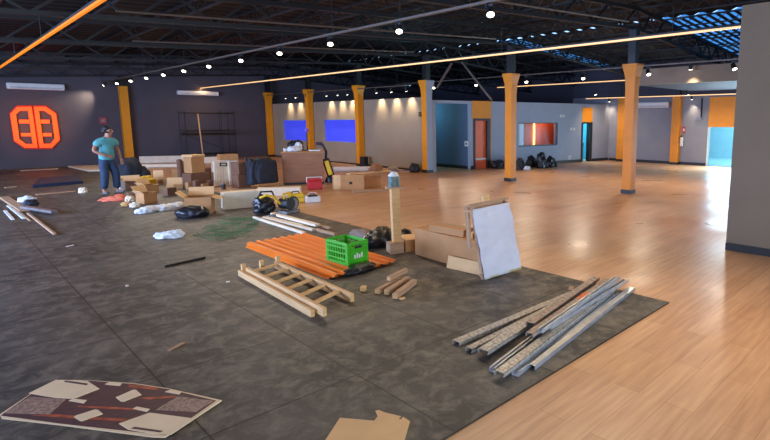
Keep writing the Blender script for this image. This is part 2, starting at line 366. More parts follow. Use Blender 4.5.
# unseen enclosing walls, with window openings added for the bluish light
wall('wall_rear', (X0, Y0), (NX, Y0), 4.6, -.2, [(2, 12.5, .3, 2.9)], PAINT)
wall('wall_left', (X0, WY), (X0, Y0), 4.6, -.2, [(8, 20, .5, 3.0)], PAINT)
wall('wall_outer', (24, WY), (24, 15), 5.0, .2, [], PAINTD)
light('AREA', 'rear_cool_fill', (1.4, Y0+.15, 1.7), 420, (.7, .82, 1), aim=(0, 1, -.12), shape='RECTANGLE', size=9, size_y=2.4)  # unseen area lamp added for cool light on the near floor
light('AREA', 'left_cool_fill', (X0+.15, 13, 1.8), 1900, (.42, .58, 1), aim=(1, 0, -.4), shape='RECTANGLE', size=12, size_y=2.4)  # unseen area lamp added to turn the mats bluish
# base boards
for nme, s0, s1 in (('baseboard_1', c1, d0-.06), ('baseboard_2', sB(491, 110)[0], k0-.05), ('baseboard_3', sB(593, 110)[0], (B1-B0).length)):
    struct(onB(nme, BLACK, s0, s1, 0, .13, -.02, 0))
struct(bx('baseboard_4', BLACK, None, (XR-.01, (OY1+12.4)/2, .06), (.02, 12.4-OY1, .12)))
struct(bx('baseboard_5', BLACK, None, (XW-.01, (PY0+WY)/2, .03), (.02, WY-PY0-.3, .06)))

# ------------------------------------------------------------------ roof
def zr(x): return 5.0-.062*abs(x-12.5)
def roof_sheet(name, m, xa, xb, ya, yb, th=.0):
    b = MB(); n = max(1, int((yb-ya)/.125)); xs = [xa, 12.5, xb] if xa < 12.5 < xb else [xa, xb]
    prev = None
    for i in range(n+1):
        y = ya+(yb-ya)*i/n; dz = (.05 if (i//2) % 2 else 0)
        cur = [b.bm.verts.new((x, y, zr(x)+dz)) for x in xs]
        if prev:
            for k in range(len(xs)-1): b.bm.faces.new((prev[k], prev[k+1], cur[k+1], cur[k]))
        prev = cur
    return struct(b.build(name, m, solid=.004))
SK1 = (4.4, 7.1); SK2 = (12.3, 13.4)
roof_sheet('ceiling', ROOFM, X0, 15.2, Y0, WY)
roof_sheet('ceiling_eave', ROOFM, 15.2, 24.2, Y0, SK1[0])
roof_sheet('ceiling_middle', ROOFM, 15.2, 24.2, SK1[1], SK2[0])
roof_sheet('ceiling_far', ROOFM, 15.2, 24.2, SK2[1], WY)
for ya_, yb_ in (SK1, SK2):
    b = MB(); y = ya_
    while y < yb_:
        b.beam((15.2, y, zr(15.2)-.012), (24.2, y, zr(24.2)-.012), .11, .02); y += .25
    struct(b.build('skylight_rib', STEELD))
roof_sheet('ceiling_skylight', SKYL, 15.2, 24.2, *SK1); roof_sheet('ceiling_skylight_small', SKYL, 15.2, 24.2, *SK2)
x = -5.0; k = 0
while x < 24:
    b = MB(); z = zr(x)-.02
    b.box((x, (Y0+WY)/2, z-.02), (.06, WY-Y0, .04)); b.box((x, (Y0+WY)/2, z-.26), (.05, WY-Y0, .035))
    y = Y0
    while y < WY-.3:
        b.beam((x, y, z-.03), (x, y+.22, z-.25), .018, .018); b.beam((x, y+.22, z-.25), (x, y+.44, z-.03), .018, .018); y += .44
    struct(b.build('roof_purlin', STEELD)); x += 1.55
for y in (-1.7, 2.35, 6.39, 10.42, 14.46, 18.54, 22.6, 26.8):
    b = MB()
    for xa, xb in ((X0, 12.5), (12.5, 24)):
        b.beam((xa, y, zr(xa)-.34), (xb, y, zr(xb)-.34), .1, .08); b.beam((xa, y, zr(xa)-.82), (xb, y, zr(xb)-.82), .1, .07)
        n = 14
        for i in range(n):
            a = xa+(xb-xa)*i/n; c = xa+(xb-xa)*(i+.5)/n; d = xa+(xb-xa)*(i+1)/n
            b.beam((a, y, zr(a)-.34), (c, y, zr(c)-.82), .04, .04); b.beam((c, y, zr(c)-.82), (d, y, zr(d)-.34), .04, .04)
    struct(b.build('roof_truss', STEELD))
for Y, xa, xb in ((10.1, 2.3, 11.4), (6.1, 6.5, 11.6), (14.2, 3.5, 11.8)):
    b = MB(); s = .0625; b.tube((xa, Y, 4.19-(11.48-xa)*s), (xb, Y, 4.19-(11.48-xb)*s), .022, n=8); struct(b.build('roof_conduit', STEELG))
# knee braces over the grey faced column
for a, c in (((437, 88), (452, 63)), ((462, 62), (492, 100))):
    pa, pc = onx(*a, XC), onx(*c, XC); b = MB(); b.beam(pa, pc, .06, .06); struct(b.build('roof_brace', STEELG))

# bulkhead in front of the far bay
bh0, bh1 = onx(632, 85, 16), onx(738, 80, 16)
b = MB(); b.box((16.06, (bh0.y+2)/2, (3.03+3.5)/2), (.12, bh0.y-2, .5)); struct(b.build('wall_bulkhead', WARMLIT))
b = MB(); b.box((18.5, (bh0.y+2)/2, 3.06), (4.8, bh0.y-2, .05)); struct(b.build('ceiling_bulkhead', PAINTD))

# ------------------------------------------------------------------ columns
ZT = 3.30
def column(x, y, z, label, side=None, w=.25, group='orange columns in the long row', flare=True):
    t = thing('column', label, 'column', (x, y, 0), 0, group)
    b = MB()
    prof = [(0, w), (z-.62, w), (z-.3, w*1.12), (z-.05, w*1.55), (z, w*1.55)]
    if not flare: prof = [(0, w), (z, w)]
    rings = []
    for zz, ww in prof: rings.append([b.bm.verts.new((sx*ww/2, sy_*ww/2, zz)) for sx, sy_ in ((-1, -1), (1, -1), (1, 1), (-1, 1))])
    for r0, r1 in zip(rings, rings[1:]):
        for i in range(4):
            f = b.bm.faces.new((r0[i], r0[(i+1) % 4], r1[(i+1) % 4], r1[i]))
            if side and i == 0: f.material_index = 1
    b.bm.faces.new(rings[0]); b.bm.faces.new(rings[-1])
    b.build('shaft', [ORANGE, side or ORANGE], t)
    b = MB(); b.box((0, 0, .05), (w+.03, w+.03, .1)); b.build('base', BLACK, t)
    b = MB(); b.box((0, 0, z+(zr(x)-.85-z)/2), (.2, .2, zr(x)-.85-z)); b.build('steel_post', STEELD, t)
    return t
cys = [(6.39, 'orange column standing nearest on the open wood floor, its post rising to the skylights'),
       (10.42, 'orange column standing on the wood floor in front of the glowing orange window'),
       (14.36, 'column with an orange face and a grey face beside the corridor mouth'),
       (18.54, 'orange column between the second blue window and the washed grey wall'),
       (22.6, 'orange column between the two blue windows behind the counter'),
       (26.75, 'orange column in the corner beside the first blue window and the back wall')]
for i, (y, l) in enumerate(cys):
    if i == 2:
        t = column(XC, y, ZT, l, COOLLIT, w=.27)
        struct(bx('wall_return', COOLLIT, None, (12.72, 14.5, 1.31), (.26, .2, 2.62)))
    else: column(XC-(.06 if i > 2 else 0), y, ZT, l)
column(XR-.06, onx(675, 150, XR-.1).y, 2.94, 'orange pilaster on the far side wall next to the bright opening', w=.34, group='orange pilasters', flare=False)
column(XR-.06, onx(621, 150, XR-.1).y, 2.94, 'orange pilaster on the far side wall, half hidden by the nearest column', w=.34, group='orange pilasters', flare=False)
p = ony(128.5, 150, WY-.1); column(p.x, WY-.12, 3.35, 'orange pilaster on the back wall beside the person', w=.3, group='orange pilasters', flare=False)

# ------------------------------------------------------------------ LED lines, tracks and spotlights
ZL = 3.42
def led(x, ya, yb, z, m, label, w=.035, hang=True, power=0, col=(1, .6, .25)):
    t = thing('led_line', label, 'light', (x, 0, z), 0, 'ceiling light lines')
    b = MB(); b.box((0, (ya+yb)/2, .02), (w+.02, yb-ya, .03)); b.build('profile', STEELD, t)
    b = MB(); b.box((0, (ya+yb)/2, -.012), (w, yb-ya, .034)); b.build('diffuser', m, t)
    if hang:
        y = ya+1
        while y < yb:
            h = zr(x)-.3-z; b = MB(); b.tube((0, y, .03), (0, y, h), .006, n=6); b.build('hanger', STEELD, t); y += 4.04
    if power: light('AREA', 'glow', (0, (ya+yb)/2, -.05), power, col, t, aim=(0, 0, -1), shape='RECTANGLE', size=.05, size_y=yb-ya)
    return t
led(9.31, -1, WY-.02, ZL, LEDM, 'long warm light line over the wood floor, ending above the scaffold at the back wall', power=150)
led(1.735, 4, WY-.02, ZL, LEDO, 'amber light line over the rubber mats, running towards the orange logo', w=.045, power=30, col=(1, .55, .12))
p0 = G(494, 87, ZL); led(18.6, 8.9, p0.y, ZL, LEDM, 'warm light line between the two nearest orange columns, beyond the first long line', w=.05)
q0, q1 = onx(586, 98.3, 21.0), onx(738.5, 93.7, 21.0)
led(21.0, 3, q0.y, (q0.z+q1.z)/2, LEDM, 'warm light line just in front of the far side wall, over its orange pilasters', w=.045)
def spot(x, y, z, label, group, aim=(-.3, -.45, -.85), power=42, drop=.16, r=.052, cone=130, col=(1, .83, .62)):
    t = thing('spotlight', label, 'light', (x, y, z), 0, group)
    d = Vector(aim).normalized(); c = Vector((0, 0, -drop))
    b = MB(); b.box((0, 0, -.02), (.05, .14, .035)); b.tube((0, 0, -.03), (0, 0, -drop), .012, n=8); b.build('mount', BLACK, t)
    b = MB(); b.tube(c-d*.09, c+d*.075, r*.95, r*1.08, 16); b.build('lamp_head', BLACK, t)
    b = MB(); b.tube(c+d*.07, c+d*.085, r*.98, r*.98, 16); b.build('lens', LENS, t)
    if power: light('SPOT', 'beam', c+d*.11, power, col, t, aim=d, spot_size=math.radians(cone), spot_blend=1, shadow_soft_size=.06)
def track(x, ya, yb, z, label):
    t = thing('light_track', label, 'light track', (x, 0, z), 0, 'ceiling light tracks')
    b = MB(); b.box((0, (ya+yb)/2, .02), (.05, yb-ya, .035)); b.build('rail', STEELG, t)
    y = ya+.8
    while y < yb:
        h = zr(x)-.28-z; b = MB(); b.tube((0, y, .03), (0, y, h), .006, n=6); b.build('hanger', STEELD, t); y += 2.02
ORD = ['first', 'second', 'third', 'fourth', 'fifth', 'sixth', 'seventh', 'eighth', 'ninth', 'tenth', 'eleventh', 'twelfth', 'thirteenth', 'fourteenth', 'fifteenth']
TX = 5.44
track(TX, -2, WY-.05, 3.475, 'long pale light track over the rubber mats carrying a row of spotlights')
ty = [26.7, 24.72, 22.75, 20.8, 18.95, 17.05, 15.1, 13.05, 11.05, 9.0, 6.92, 4.93, 2.9, .9, -1.1]  # last three are out of view, assumed to light the near floor
for i, y in enumerate(ty):
    spot(TX, y, 3.46, '%s spotlight from the back wall on the long pale track over the rubber mats' % ORD[i], 'spotlights on the long track',
         aim=(-.3, -.45, -.85) if i else (-.78, .3, -.72), power=(62 if i < 12 else 120) if i else 130, cone=135 if i else 62, drop=.08)
T2 = 15.1
track(T2, 2, 19.5, 3.5, 'thin light track beyond the row of orange columns carrying spotlights')
for i, y in enumerate((16.93, 14.42, 11.91, 9.53, 7.24, 4.8)):
    spot(T2, y, 3.48, '%s spotlight along the thin track beyond the orange columns, counted from the corridor' % ORD[i], 'spotlights on the thin track', power=150, r=.06)
p = onx(691, 66, 15.75); spot(15.72, p.y, 3.62, 'spotlight throwing a pale cone onto the bulkhead', 'spotlights at the bulkhead', aim=(.22, 0, -1), power=70, cone=85, r=.05)
for i, (px, nm) in enumerate(((595, 'above the cyan doorway'), (687, 'above the far orange pilaster'))):
    p = onx(px, 93, 20.3); spot(20.3, p.y, p.z+.16, 'spotlight %s at the far end' % nm, 'spotlights at the far wall', aim=(.3, -.2, -1), power=110, r=.06)
# downlights assumed from the pale washes on the far wall
for px, nm in ((612, 'near the corner of the far side wall'), (694, 'on the grey panel by the bright opening')):
    p = onx(px, 105, XR); spot(XR-.3, p.y, 2.98, 'assumed downlight washing the wall %s' % nm, 'far wall washers', aim=(.35, 0, -1), power=30, cone=70, r=.04)
pos = ['first', 'second', 'third', 'fourth', 'fifth', 'sixth', 'seventh', 'eighth', 'ninth']
for i, px in enumerate((285, 295, 306, 326, 337, 347, 376, 391, 406)):
    p = onx(px, 100, XW-.28)
    spot(XW-.28, p.y, 3.12, '%s small wall washer from the back wall, above the grey partition' % pos[i], 'wall washers over the partition', aim=(.42, 0, -1), power=62, cone=76, r=.035, col=(1, .82, .54), drop=.1)
track(XW-.28, 15, WY-.1, 3.14, 'thin black track over the grey partition carrying small wall washers')
t = thing('assumed_corridor_lamp', 'small assumed cyan lamp floating high inside the corridor mouth', 'light', (13.15, 16.6, 2.35))  # lamp assumed for the cyan corridor light, not fixed to any wall
bx('housing', BLACK, t, (0, 0, 0), (.12, .2, .06)); bx('lens', mat('cyan_lens', (120, 220, 255), .3, var=0, emit=3, ecol=(80, 200, 255)), t, (0, 0, -.035), (.1, .18, .012))
light('POINT', 'glow', (.35, 0, -.1), 34, (.2, .72, 1), t, shadow_soft_size=.1)

# ------------------------------------------------------------------ wall fittings
def lg(px, py): p = ony(px, py, WY); return (p.x, p.z)
t = thing('wall_logo', 'big glowing orange split logo of two barred halves on the back wall', 'sign', (0, WY-.02, 0))
MW = Matrix(((1, 0, 0, 0), (0, 0, -1, 0), (0, 1, 0, 0), (0, 0, 0, 1)))  # x,y(height),z(out of the wall)
zx = lambda u, v: lg(u/4.89, 70+v/4.89)
halves = [
 dict(out=[(48, 215), (82, 180), (152, 180), (182, 380), (118, 380), (68, 345)],
      hole=[(80, 220), (98, 203), (132, 203), (154, 358), (126, 358), (96, 335)],
      bars=[((90, 243), (140, 243), (142, 261), (92, 261)), ((100, 308), (150, 308), (152, 324), (102, 324))]),
 dict(out=[(164, 180), (222, 180), (272, 215), (290, 340), (252, 380), (192, 380)],
      hole=[(192, 203), (216, 203), (248, 226), (262, 333), (244, 357), (213, 357)],
      bars=[((196, 243), (240, 243), (242, 261), (198, 261)), ((206, 308), (250, 308), (252, 324), (208, 324))])]
def ring(b, out, hole, z0, z1):
    n = len(out)
    for i in range(n):
        j = (i+1) % n; b.prism([out[i], out[j], hole[j], hole[i]], z0, z1, MW)
for hf in halves:
    o = [zx(*p) for p in hf['out']]; h = [zx(*p) for p in hf['hole']]
    hx = sum(p[0] for p in h)/6; hz_ = sum(p[1] for p in h)/6; h = [(hx+(p[0]-hx)*1.12, hz_+(p[1]-hz_)*1.05) for p in h]
    cxx = sum(p[0] for p in o)/6; cz = sum(p[1] for p in o)/6
    g = lambda p, k: (cxx+(p[0]-cxx)*k, cz+(p[1]-cz)*k)
    b = MB(); ring(b, [g(p, 1.07) for p in o], [g(p, .98) for p in h], 0, .05)
    for q in hf['bars']: b.prism([zx(*v) for v in q], 0, .05, MW)
    ho = b.build('logo_half', SIGNR, t)
    b = MB(); ring(b, o, h, .05, .09)
    for q in hf['bars']: b.prism([zx(*v) for v in q], .05, .09, MW)
    b.build('lit_face', SIGNO, ho)
light('AREA', 'logo_glow', (3.1, -.5, 1.7), 8, (1, .3, .05), t, aim=(0, 1, 0), size=1.4)
def ac(loc, w, rz, label, h=.24, d=.24):
    t = thing('wall_mounted_air_conditioner', label, 'air conditioner', loc, rz, 'wall air conditioners')
    b = MB(); b.box((0, -d/2, h/2), (w, d, h)); b.build('body', WHITEP, t, bevel=.04)
    b = MB(); b.box((0, -d-.004, .06), (w*.9, .012, .07)); b.build('air_flap', mat('ac_flap', (190, 188, 186), .4), t)
    return t
ac((3.25, WY, 3.08), 1.75, 0, 'long pale air conditioner above the orange logo')
ac((9.15, WY, 3.06), 1.8, 0, 'long air conditioner tinted orange by the light line end above the scaffold', h=.2)
pa, pb = onx(638, 108, XR), onx(670.5, 108, XR); ac((XR, (pa.y+pb.y)/2, pa.z), abs(pa.y-pb.y), -PI/2, 'white air conditioner on the far side wall between the orange pilasters')
# small fittings
def plate(name, label, cat, loc, dims, m, rz, group=None, extra=None):
    t = thing(name, label, cat, loc, rz, group); b = MB(); b.box((0, -dims[1]/2, 0), dims); b.build('plate', m, t, bevel=.004)
    b = MB(); b.box((0, -dims[1]-.003, 0), (dims[0]*.5, .008, dims[2]*.45)); b.build('insert', extra or GREYM, t); return t
for px, py, nm in ((562, 116, 'high on the wall above the orange window corner'), (572.5, 129, 'halfway up the wall beside the cyan doorway')):
    s, z = sB(px, py); plate('wall_plate', 'small white plate %s' % nm, 'wall plate', PB(s, 0, z), (.26, .02, .1), WHITEP, rzB, 'small white plates')
s, z = sB(569.5, 157.5); plate('wall_socket', 'white socket low on the wall before the cyan doorway', 'socket', PB(s, 0, z), (.16, .02, .16), WHITEP, rzB)
p = onx(466.7, 143.7, PB(c1, .18).x); plate('light_switch', 'white light switch on the blue corridor wall', 'switch', (p.x, p.y, p.z), (.2, .02, .2), WHITEP, -PI/2)
p = onx(684, 130, XR); plate('fire_sign', 'small red upright fire sign above the extinguisher', 'sign', (XR, p.y, p.z), (.13, .02, .26), RED, -PI/2, extra=WHITEP)
p = onx(682.5, 141, XR)
t = thing('fire_extinguisher', 'small fire extinguisher hung on the grey wall under the red sign', 'fire extinguisher', (XR-.1, p.y, p.z-.22))
b = MB(); b.tube((0, 0, 0), (0, 0, .34), .07, n=14); b.tube((0, 0, .34), (0, 0, .39), .07, .03, 14); b.build('cylinder', WHITEP, t)
b = MB(); b.tube((0, 0, .39), (0, 0, .44), .025, n=8); b.box((-.03, 0, .45), (.12, .03, .02)); b.build('valve', BLACK, t)
b = MB(); b.path([(0, .03, .42), (-.06, .09, .36), (-.04, .1, .1)], .012); b.build('hose', BLACK, t)
pa = onx(702.5, 98, XR); pb = onx(702.5, 118, XR)
t = thing('cable_drop', 'thin black conduit dropping to a grey box by the bright opening', 'conduit', (XR-.03, pa.y, pb.z))
b = MB(); b.tube((0, 0, 0), (0, 0, pa.z-pb.z), .03, n=8); b.build('conduit', BLACK, t); bx('box', GREYM, t, (0, .1, -.02), (.06, .28, .1))
p = ony(103, 120.5, WY)
plate('wall_mounted_alarm', 'small red alarm plate on the back wall above the person', 'alarm', (p.x, WY, p.z), (.26, .04, .26), mat('alarm_red', (170, 60, 60), .5), 0)
b = MB(); pa = onx(421, 117, XW)
plate('junction_box', 'small black box on the washed wall beside the grey faced column', 'junction box', (XW, pa.y, pa.z+.1), (.14, .06, .16), BLACK, -PI/2)


# ------------------------------------------------------------------ foreground items on the matting
def gpoly(pts, o, rz=0):
    c, s = math.cos(-rz), math.sin(-rz); r = []
    for p in pts:
        q = GM(*p)-o; r.append((q.x*c-q.y*s, q.x*s+q.y*c))
    return r
# unfolded printed carton
CARD = mat('cream_carton_inside', (242, 210, 166), .75, var=.06)
o = GM(105, 410); t = thing('flattened_carton', 'unfolded brown printed carton with cream panels lying flat on the rubber mats', 'cardboard', o)
b = MB(); b.prism(gpoly([(0, 415), (36, 391), (58, 380.5), (90, 381), (135, 384), (168, 389), (222, 401), (197, 417.5), (165, 438), (152, 437.5), (60, 425.5), (2, 419)], o), .0, .006)
b.build('board', CARD, t)
b = MB()
b.prism(gpoly([(1, 416.5), (36, 391.6), (58, 382), (90, 381.6), (135, 385), (168, 390), (216, 401.5), (196, 415.5), (166, 436.2), (60, 424.4)], o), .006, .0075)
pf = b.build('printed_face', PRINT, t)
def pat(name, m, pts, z=.009, z0=.0072):
    b = MB()
    for q in pts: b.prism(gpoly(q, o), z0, z)
    return b.build(name, m, t)
pat('patterned_print', PRINTG, [[(4, 414.5), (30, 398), (66, 400.5), (50, 415.5)]]); pat('patterned_print', PRINTG, [[(156, 411), (178, 397.5), (214, 402), (196, 413)]])
for q_ in ([(32, 416.5), (56, 415.5), (98, 418.5), (130, 420.5), (122, 422.5), (60, 418.5)], [(128, 385.5), (158, 388.5), (157, 391), (130, 388.5)], [(138, 399), (176, 397), (178, 398), (150, 400.5)], [(78, 407), (112, 408), (138, 409.8), (137, 411), (100, 409.5), (78, 408)]): pat('orange_print', PRINTO, [q_])
pat('cream_panel', CARD, [[(29, 394.5), (56, 381), (88, 382.5), (99.7, 390), (74, 400), (56, 399)]], .0105)
pat('cream_panel', CARD, [[(119, 425), (149.7, 414), (195, 420), (171, 436), (152, 435), (128.6, 431)]], .0105)
pat('slot', PRINT, [[(64, 383.2), (66, 382), (88, 385), (87, 386.6)]], .012); pat('slot', PRINT, [[(131, 430), (135, 428.6), (163, 432.5), (160, 434)]], .012)
pat('cream_patch', CARD, [[(74.3, 418.5), (76, 417), (95, 411), (98, 411.2), (103, 415.3), (82, 422.5), (80, 422)]], .0115); pat('cream_patch', CARD, [[(116, 398.7), (133, 391.3), (136, 391.2), (141.7, 396), (124, 402.8), (121, 402.6)]], .0115)
pat('cream_patch', CARD, [[(69, 402), (73, 400), (87, 401.5), (84, 404.5)]], .011); pat('cream_patch', CARD, [[(133, 410), (137, 408), (150, 410.5), (147, 413)]], .011)
pat('cream_patch', CARD, [[(105, 385.5), (110, 383), (122, 384.5), (120, 387)]], .011); pat('cream_patch', CARD, [[(165, 393), (171, 391), (182, 393), (179, 395.5)]], .011)
# torn cardboard flap
o = GM(370, 428); b = MB(); b.prism(gpoly([(322, 446), (340, 418.5), (374, 421.5), (378, 417), (375.5, 411.5), (379, 410.8), (386, 413.5), (401, 417), (398, 420), (401, 420), (403, 417.5), (410, 422), (404, 442), (400, 449)], o), 0, .006)
tag(b.build('torn_cardboard', KRAFTL, loc=o), 'torn plain kraft cardboard flap lying on the mats closest to the camera', 'cardboard')

# steel studs
SP = [  # near, far, width, layer near, layer far, material, label
 ((456, 345), (583, 291), .085, 0, 0, ZINC, 'dull steel stud at the outer edge of the pile, farthest from the wood floor'),
 ((469, 352), (574, 298), .07, 0, 0, ZINC, 'steel stud tucked half under the outermost ones at the pile edge'),
 ((483, 358), (592, 287), .1, 1, 1, ZINC, 'broad pale steel stud across the middle of the pile, mesh patterned'),
 ((492, 372), (588, 297), .05, 0, 0, ZINCB, 'narrow open steel channel between two broad studs of the pile'),
 ((499, 381), (612, 293), .085, 1, 1, ZINC, 'dusty steel stud whose near end reaches closest to the camera'),
 ((515, 376), (616, 295.5), .06, 0, 0, ZINCB, 'shiny steel channel running beside the stud closest to the camera'),
 ((531, 369), (632, 290), .07, 0, 0, ZINCB, 'shiny steel stud on the side of the pile facing the wood floor'),
 ((530, 334), (596, 286), .08, 2, 2, RUST, 'brown stained steel stud lying on top of the pile'),
 ((529, 345), (608, 287.5), .07, 2, 2, RUST, 'brown stained steel stud with an orange smear across it'),
 ((548, 337), (626, 287.5), .06, 2, 2, ZINCB, 'bright bluish steel channel on top at the far end of the pile'),
 ((540, 345), (617, 288), .05, 3, 3, ZINCB, 'thin bright steel rail topmost at the far end of the pile')]
for i, (n, f, w, l0, l1, m_, lab) in enumerate(SP):
    a, c = GM(*n), GM(*f); hh = .034
    z0, z1 = MZ+.001+l0*.036, MZ+.001+l1*.036; rz = ang(a, c); L = (c-a).length; pit = -math.atan2(z1-z0, L)
    t = thing('steel_stud', lab, 'steel profile', (a.x, a.y, z0), group='steel studs in the pile', rot=(0, pit, rz))
    b = MB(); open_up = i in (3, 5, 10, 9); th = .003
    zz = th/2 if open_up else hh-th/2
    b.box((L/2, 0, zz), (L, w, th)); b.build('web', m_, t)
    for s in (-1, 1):
        b = MB(); b.box((L/2, s*(w/2-th/2), hh/2), (L, th, hh)); b.box((L/2, s*(w/2-.008), hh-th/2 if open_up else th/2), (L, .012, th)); b.build('flange', m_, t)
    if i == 8:
        b = MB(); b.box((L*.62, 0, hh+.001), (.22, w, .002)); b.build('orange_smear', RUSTO, t)
p = GM(571, 290); b = MB(); b.box((0, 0, .012), (.14, .05, .024), (0, 0, .5)); tag(b.build('timber_offcut', PINED, loc=p, bevel=.003), 'small wooden offcut beside the far end of the steel pile', 'offcut')
p = GM(527, 318.5); b = MB(); b.box((0, 0, .02), (.16, .025, .006), (0, 0, -.4)); tag(b.build('yellow_strip', YEL, loc=(p.x, p.y, MZ-.017)), 'small yellow strip lying against the outer stud of the steel pile', 'strip')

# ladder
t_o = GM(276, 290); a0, a1, c0_, c1_ = GM(240, 275.5), GM(313, 317), GM(276, 268), GM(352.5, 302)
rz = ang(a0, a1); R2 = lambda v: ((v.x-t_o.x)*math.cos(rz)+(v.y-t_o.y)*math.sin(rz), -(v.x-t_o.x)*math.sin(rz)+(v.y-t_o.y)*math.cos(rz))
t = thing('wooden_ladder', 'pale wooden ladder lying flat on the mats in front of the orange sheet', 'ladder', t_o, rz)
A0, A1, C0, C1 = R2(a0), R2(a1), R2(c0_), R2(c1_)
def rail(p, q, z0, z1, w, dy=0): b = MB(); b.beam((p[0], p[1]+dy, (z0+z1)/2), (q[0], q[1]+dy, (z0+z1)/2), w, z1-z0); return b.build('rail', PINE, t, bevel=.004)
rail(A0, A1, 0, .075, .045); rail((A0[0]+.1, A0[1]), (A1[0]+.14, A1[1]), .03, .115, .04, .055); rail(C0, C1, .0, .09, .045)
for k in range(6):
    u = (k+.45)/6.1
    p = (A0[0]+(A1[0]-A0[0])*u+.05, A0[1]+(A1[1]-A0[1])*u+.05); q = (C0[0]+(C1[0]-C0[0])*u-.05, C0[1]+(C1[1]-C0[1])*u)
    b = MB(); b.beam((p[0], p[1], .07), (q[0], q[1], .07), .055, .025); b.build('rung', PINE, t, bevel=.004)
for (px, py, hgt) in ((A0[0]+.05, A0[1]+.03, .15), (C0[0]+.02, C0[1]+.02, .16), (C0[0]-.02, C0[1]-.17, .13)):
    b = MB(); b.box((px, py, hgt/2), (.05, .045, hgt)); b.build('end_block', PINE, t)

# orange corrugated sheets
def corr(name, label, x0, x1, y0, y1, z, rz=0, pitch=.125, amp=.013):
    t = thing(name, label, 'roof sheet', ((x0+x1)/2, (y0+y1)/2, z), rz, 'orange corrugated sheets'); W = x1-x0; L = y1-y0; b = MB()
    def f(u, v):
        xx = u*W; k = (xx % pitch)/pitch; h = amp*2*max(0, min(1, (abs(k-.5)*-4+1.6)))
        return ((u-.5)*W, (v-.5)*L, h+.002)
    b.grid(f, 96, 6); return b.build('sheet', ORSHEET, t, solid=.002)
corr('corrugated_sheet', 'upper orange corrugated sheet lying on the mats under the green crate', 3.16, 4.1, 5.38, 7.84, MZ+.029)
corr('corrugated_sheet', 'lower orange corrugated sheet showing as an edge below the upper one', 3.12, 4.04, 5.44, 7.78, MZ)
for (px, py, l, r) in ((273, 249, .2, .3), (290, 256, .18, .2), (282, 245, .16, -.2), (328, 273, .15, .2)):
    pass

# green crate
p = GM(348.6, 270.5); pl = GM(328, 261.5); pr_ = GM(368.3, 264.5)
ax = .06; cw, cd, chh = .31, .47, .29
t = thing('plastic_crate', 'bright green open plastic crate standing on the orange corrugated sheet', 'crate', (p.x, p.y, MZ+.058), ax)
def slatwall(L, horizontal_rows, axis, off):
    b = MB(); th = .008
    def put(u0, u1, z0, z1, tk=th):
        c = ((u0+u1)/2, off, (z0+z1)/2); d = (u1-u0, tk, z1-z0)
        if axis == 'y': c = (off, c[0], c[2]); d = (tk, d[0], d[2])
        b.box(c, d)
    put(0, L, 0, .03); put(0, L, chh-.035, chh, .016); put(0, .035, 0, chh, .014); put(L-.035, L, 0, chh, .014)
    for i in range(1, horizontal_rows): put(0, L, chh*i/horizontal_rows-.009, chh*i/horizontal_rows+.009, .012)
    n = int(L/.05)
    for i in range(1, n): put(L*i/n-.008, L*i/n+.008, 0, chh-.03)
    if axis == 'x': put(L*.16, L*.84, .03, chh*.75, .004)
    return b
for nm, (L, axis, off) in (('end_panel', (cw, 'x', 0)), ('end_panel', (cw, 'x', cd)), ('side_panel', (cd, 'y', 0)), ('side_panel', (cd, 'y', cw))):
    slatwall(L, 4, axis, off).build(nm, GREEN, t)
bx('bottom', GREEN, t, (cw/2, cd/2, .006), (cw, cd, .012))
b = MB()
for u in range(4): b.box((.1+u*.036, -.0085, .1+.012*(u % 2)), (.022, .003, .05+.014*(u % 2)))
b.build('pale_marking', WHITEP, t)
b = MB(); b.box((cw/2, -.0085, chh-.07), (.11, .004, .025)); b.build('hand_slot', BLACK, t)
# black bag against the crate
p = GM(360, 271.5); b = MB(); b.blob((0, 0, .035), (.24, .1, .062), 3, .3); b.blob((-.12, .03, .02), (.13, .08, .045), 5, .3); 
tag(b.build('bin_bag', BAGB, loc=(p.x, p.y, MZ), smooth=True), 'flat black plastic bag on the mats right in front of the green crate', 'bag').rotation_euler.z = ax+.1

# offcut beams
for (n, f, w, l, lab) in (((377, 294), (400, 281.5), .055, 0, 'short timber offcut nearest the ladder in the small pile'), ((386.5, 295), (408, 281), .06, 0, 'short timber offcut in the middle of the small pile'),
                          ((395, 299), (414.5, 284), .06, 0, 'short timber offcut nearest the steel studs in the small pile'), ((389, 286), (406, 277), .05, 1, 'short timber offcut lying on top of the small pile')):
    a, c = GM(*n), GM(*f); L = (c-a).length; t = thing('timber_offcut', lab, 'offcut', (a.x, a.y, MZ+l*.062+.0005), ang(a, c), 'timber offcuts by the ladder')
    b = MB(); b.box((L/2, 0, w/2), (L, w, w)); b.build('beam', PINED, t, bevel=.004); b = MB(); b.box((-.001, 0, w/2), (.004, w*.94, w*.94)); b.build('sawn_end', ENDG, t)
p = GM(363.5, 290.5); b = MB(); b.box((0, 0, .025), (.07, .06, .05)); tag(b.build('timber_block', PINE, loc=p, bevel=.003).id_data, 'tiny timber block alone between the ladder and the offcuts', 'offcut').rotation_euler.z = .7
p = GM(402, 299); b = MB(); b.box((0, 0, .008), (.06, .04, .016)); tag(b.build('timber_block', PINE, loc=p, bevel=.003), 'thin timber chip beside the small pile of offcuts', 'offcut')

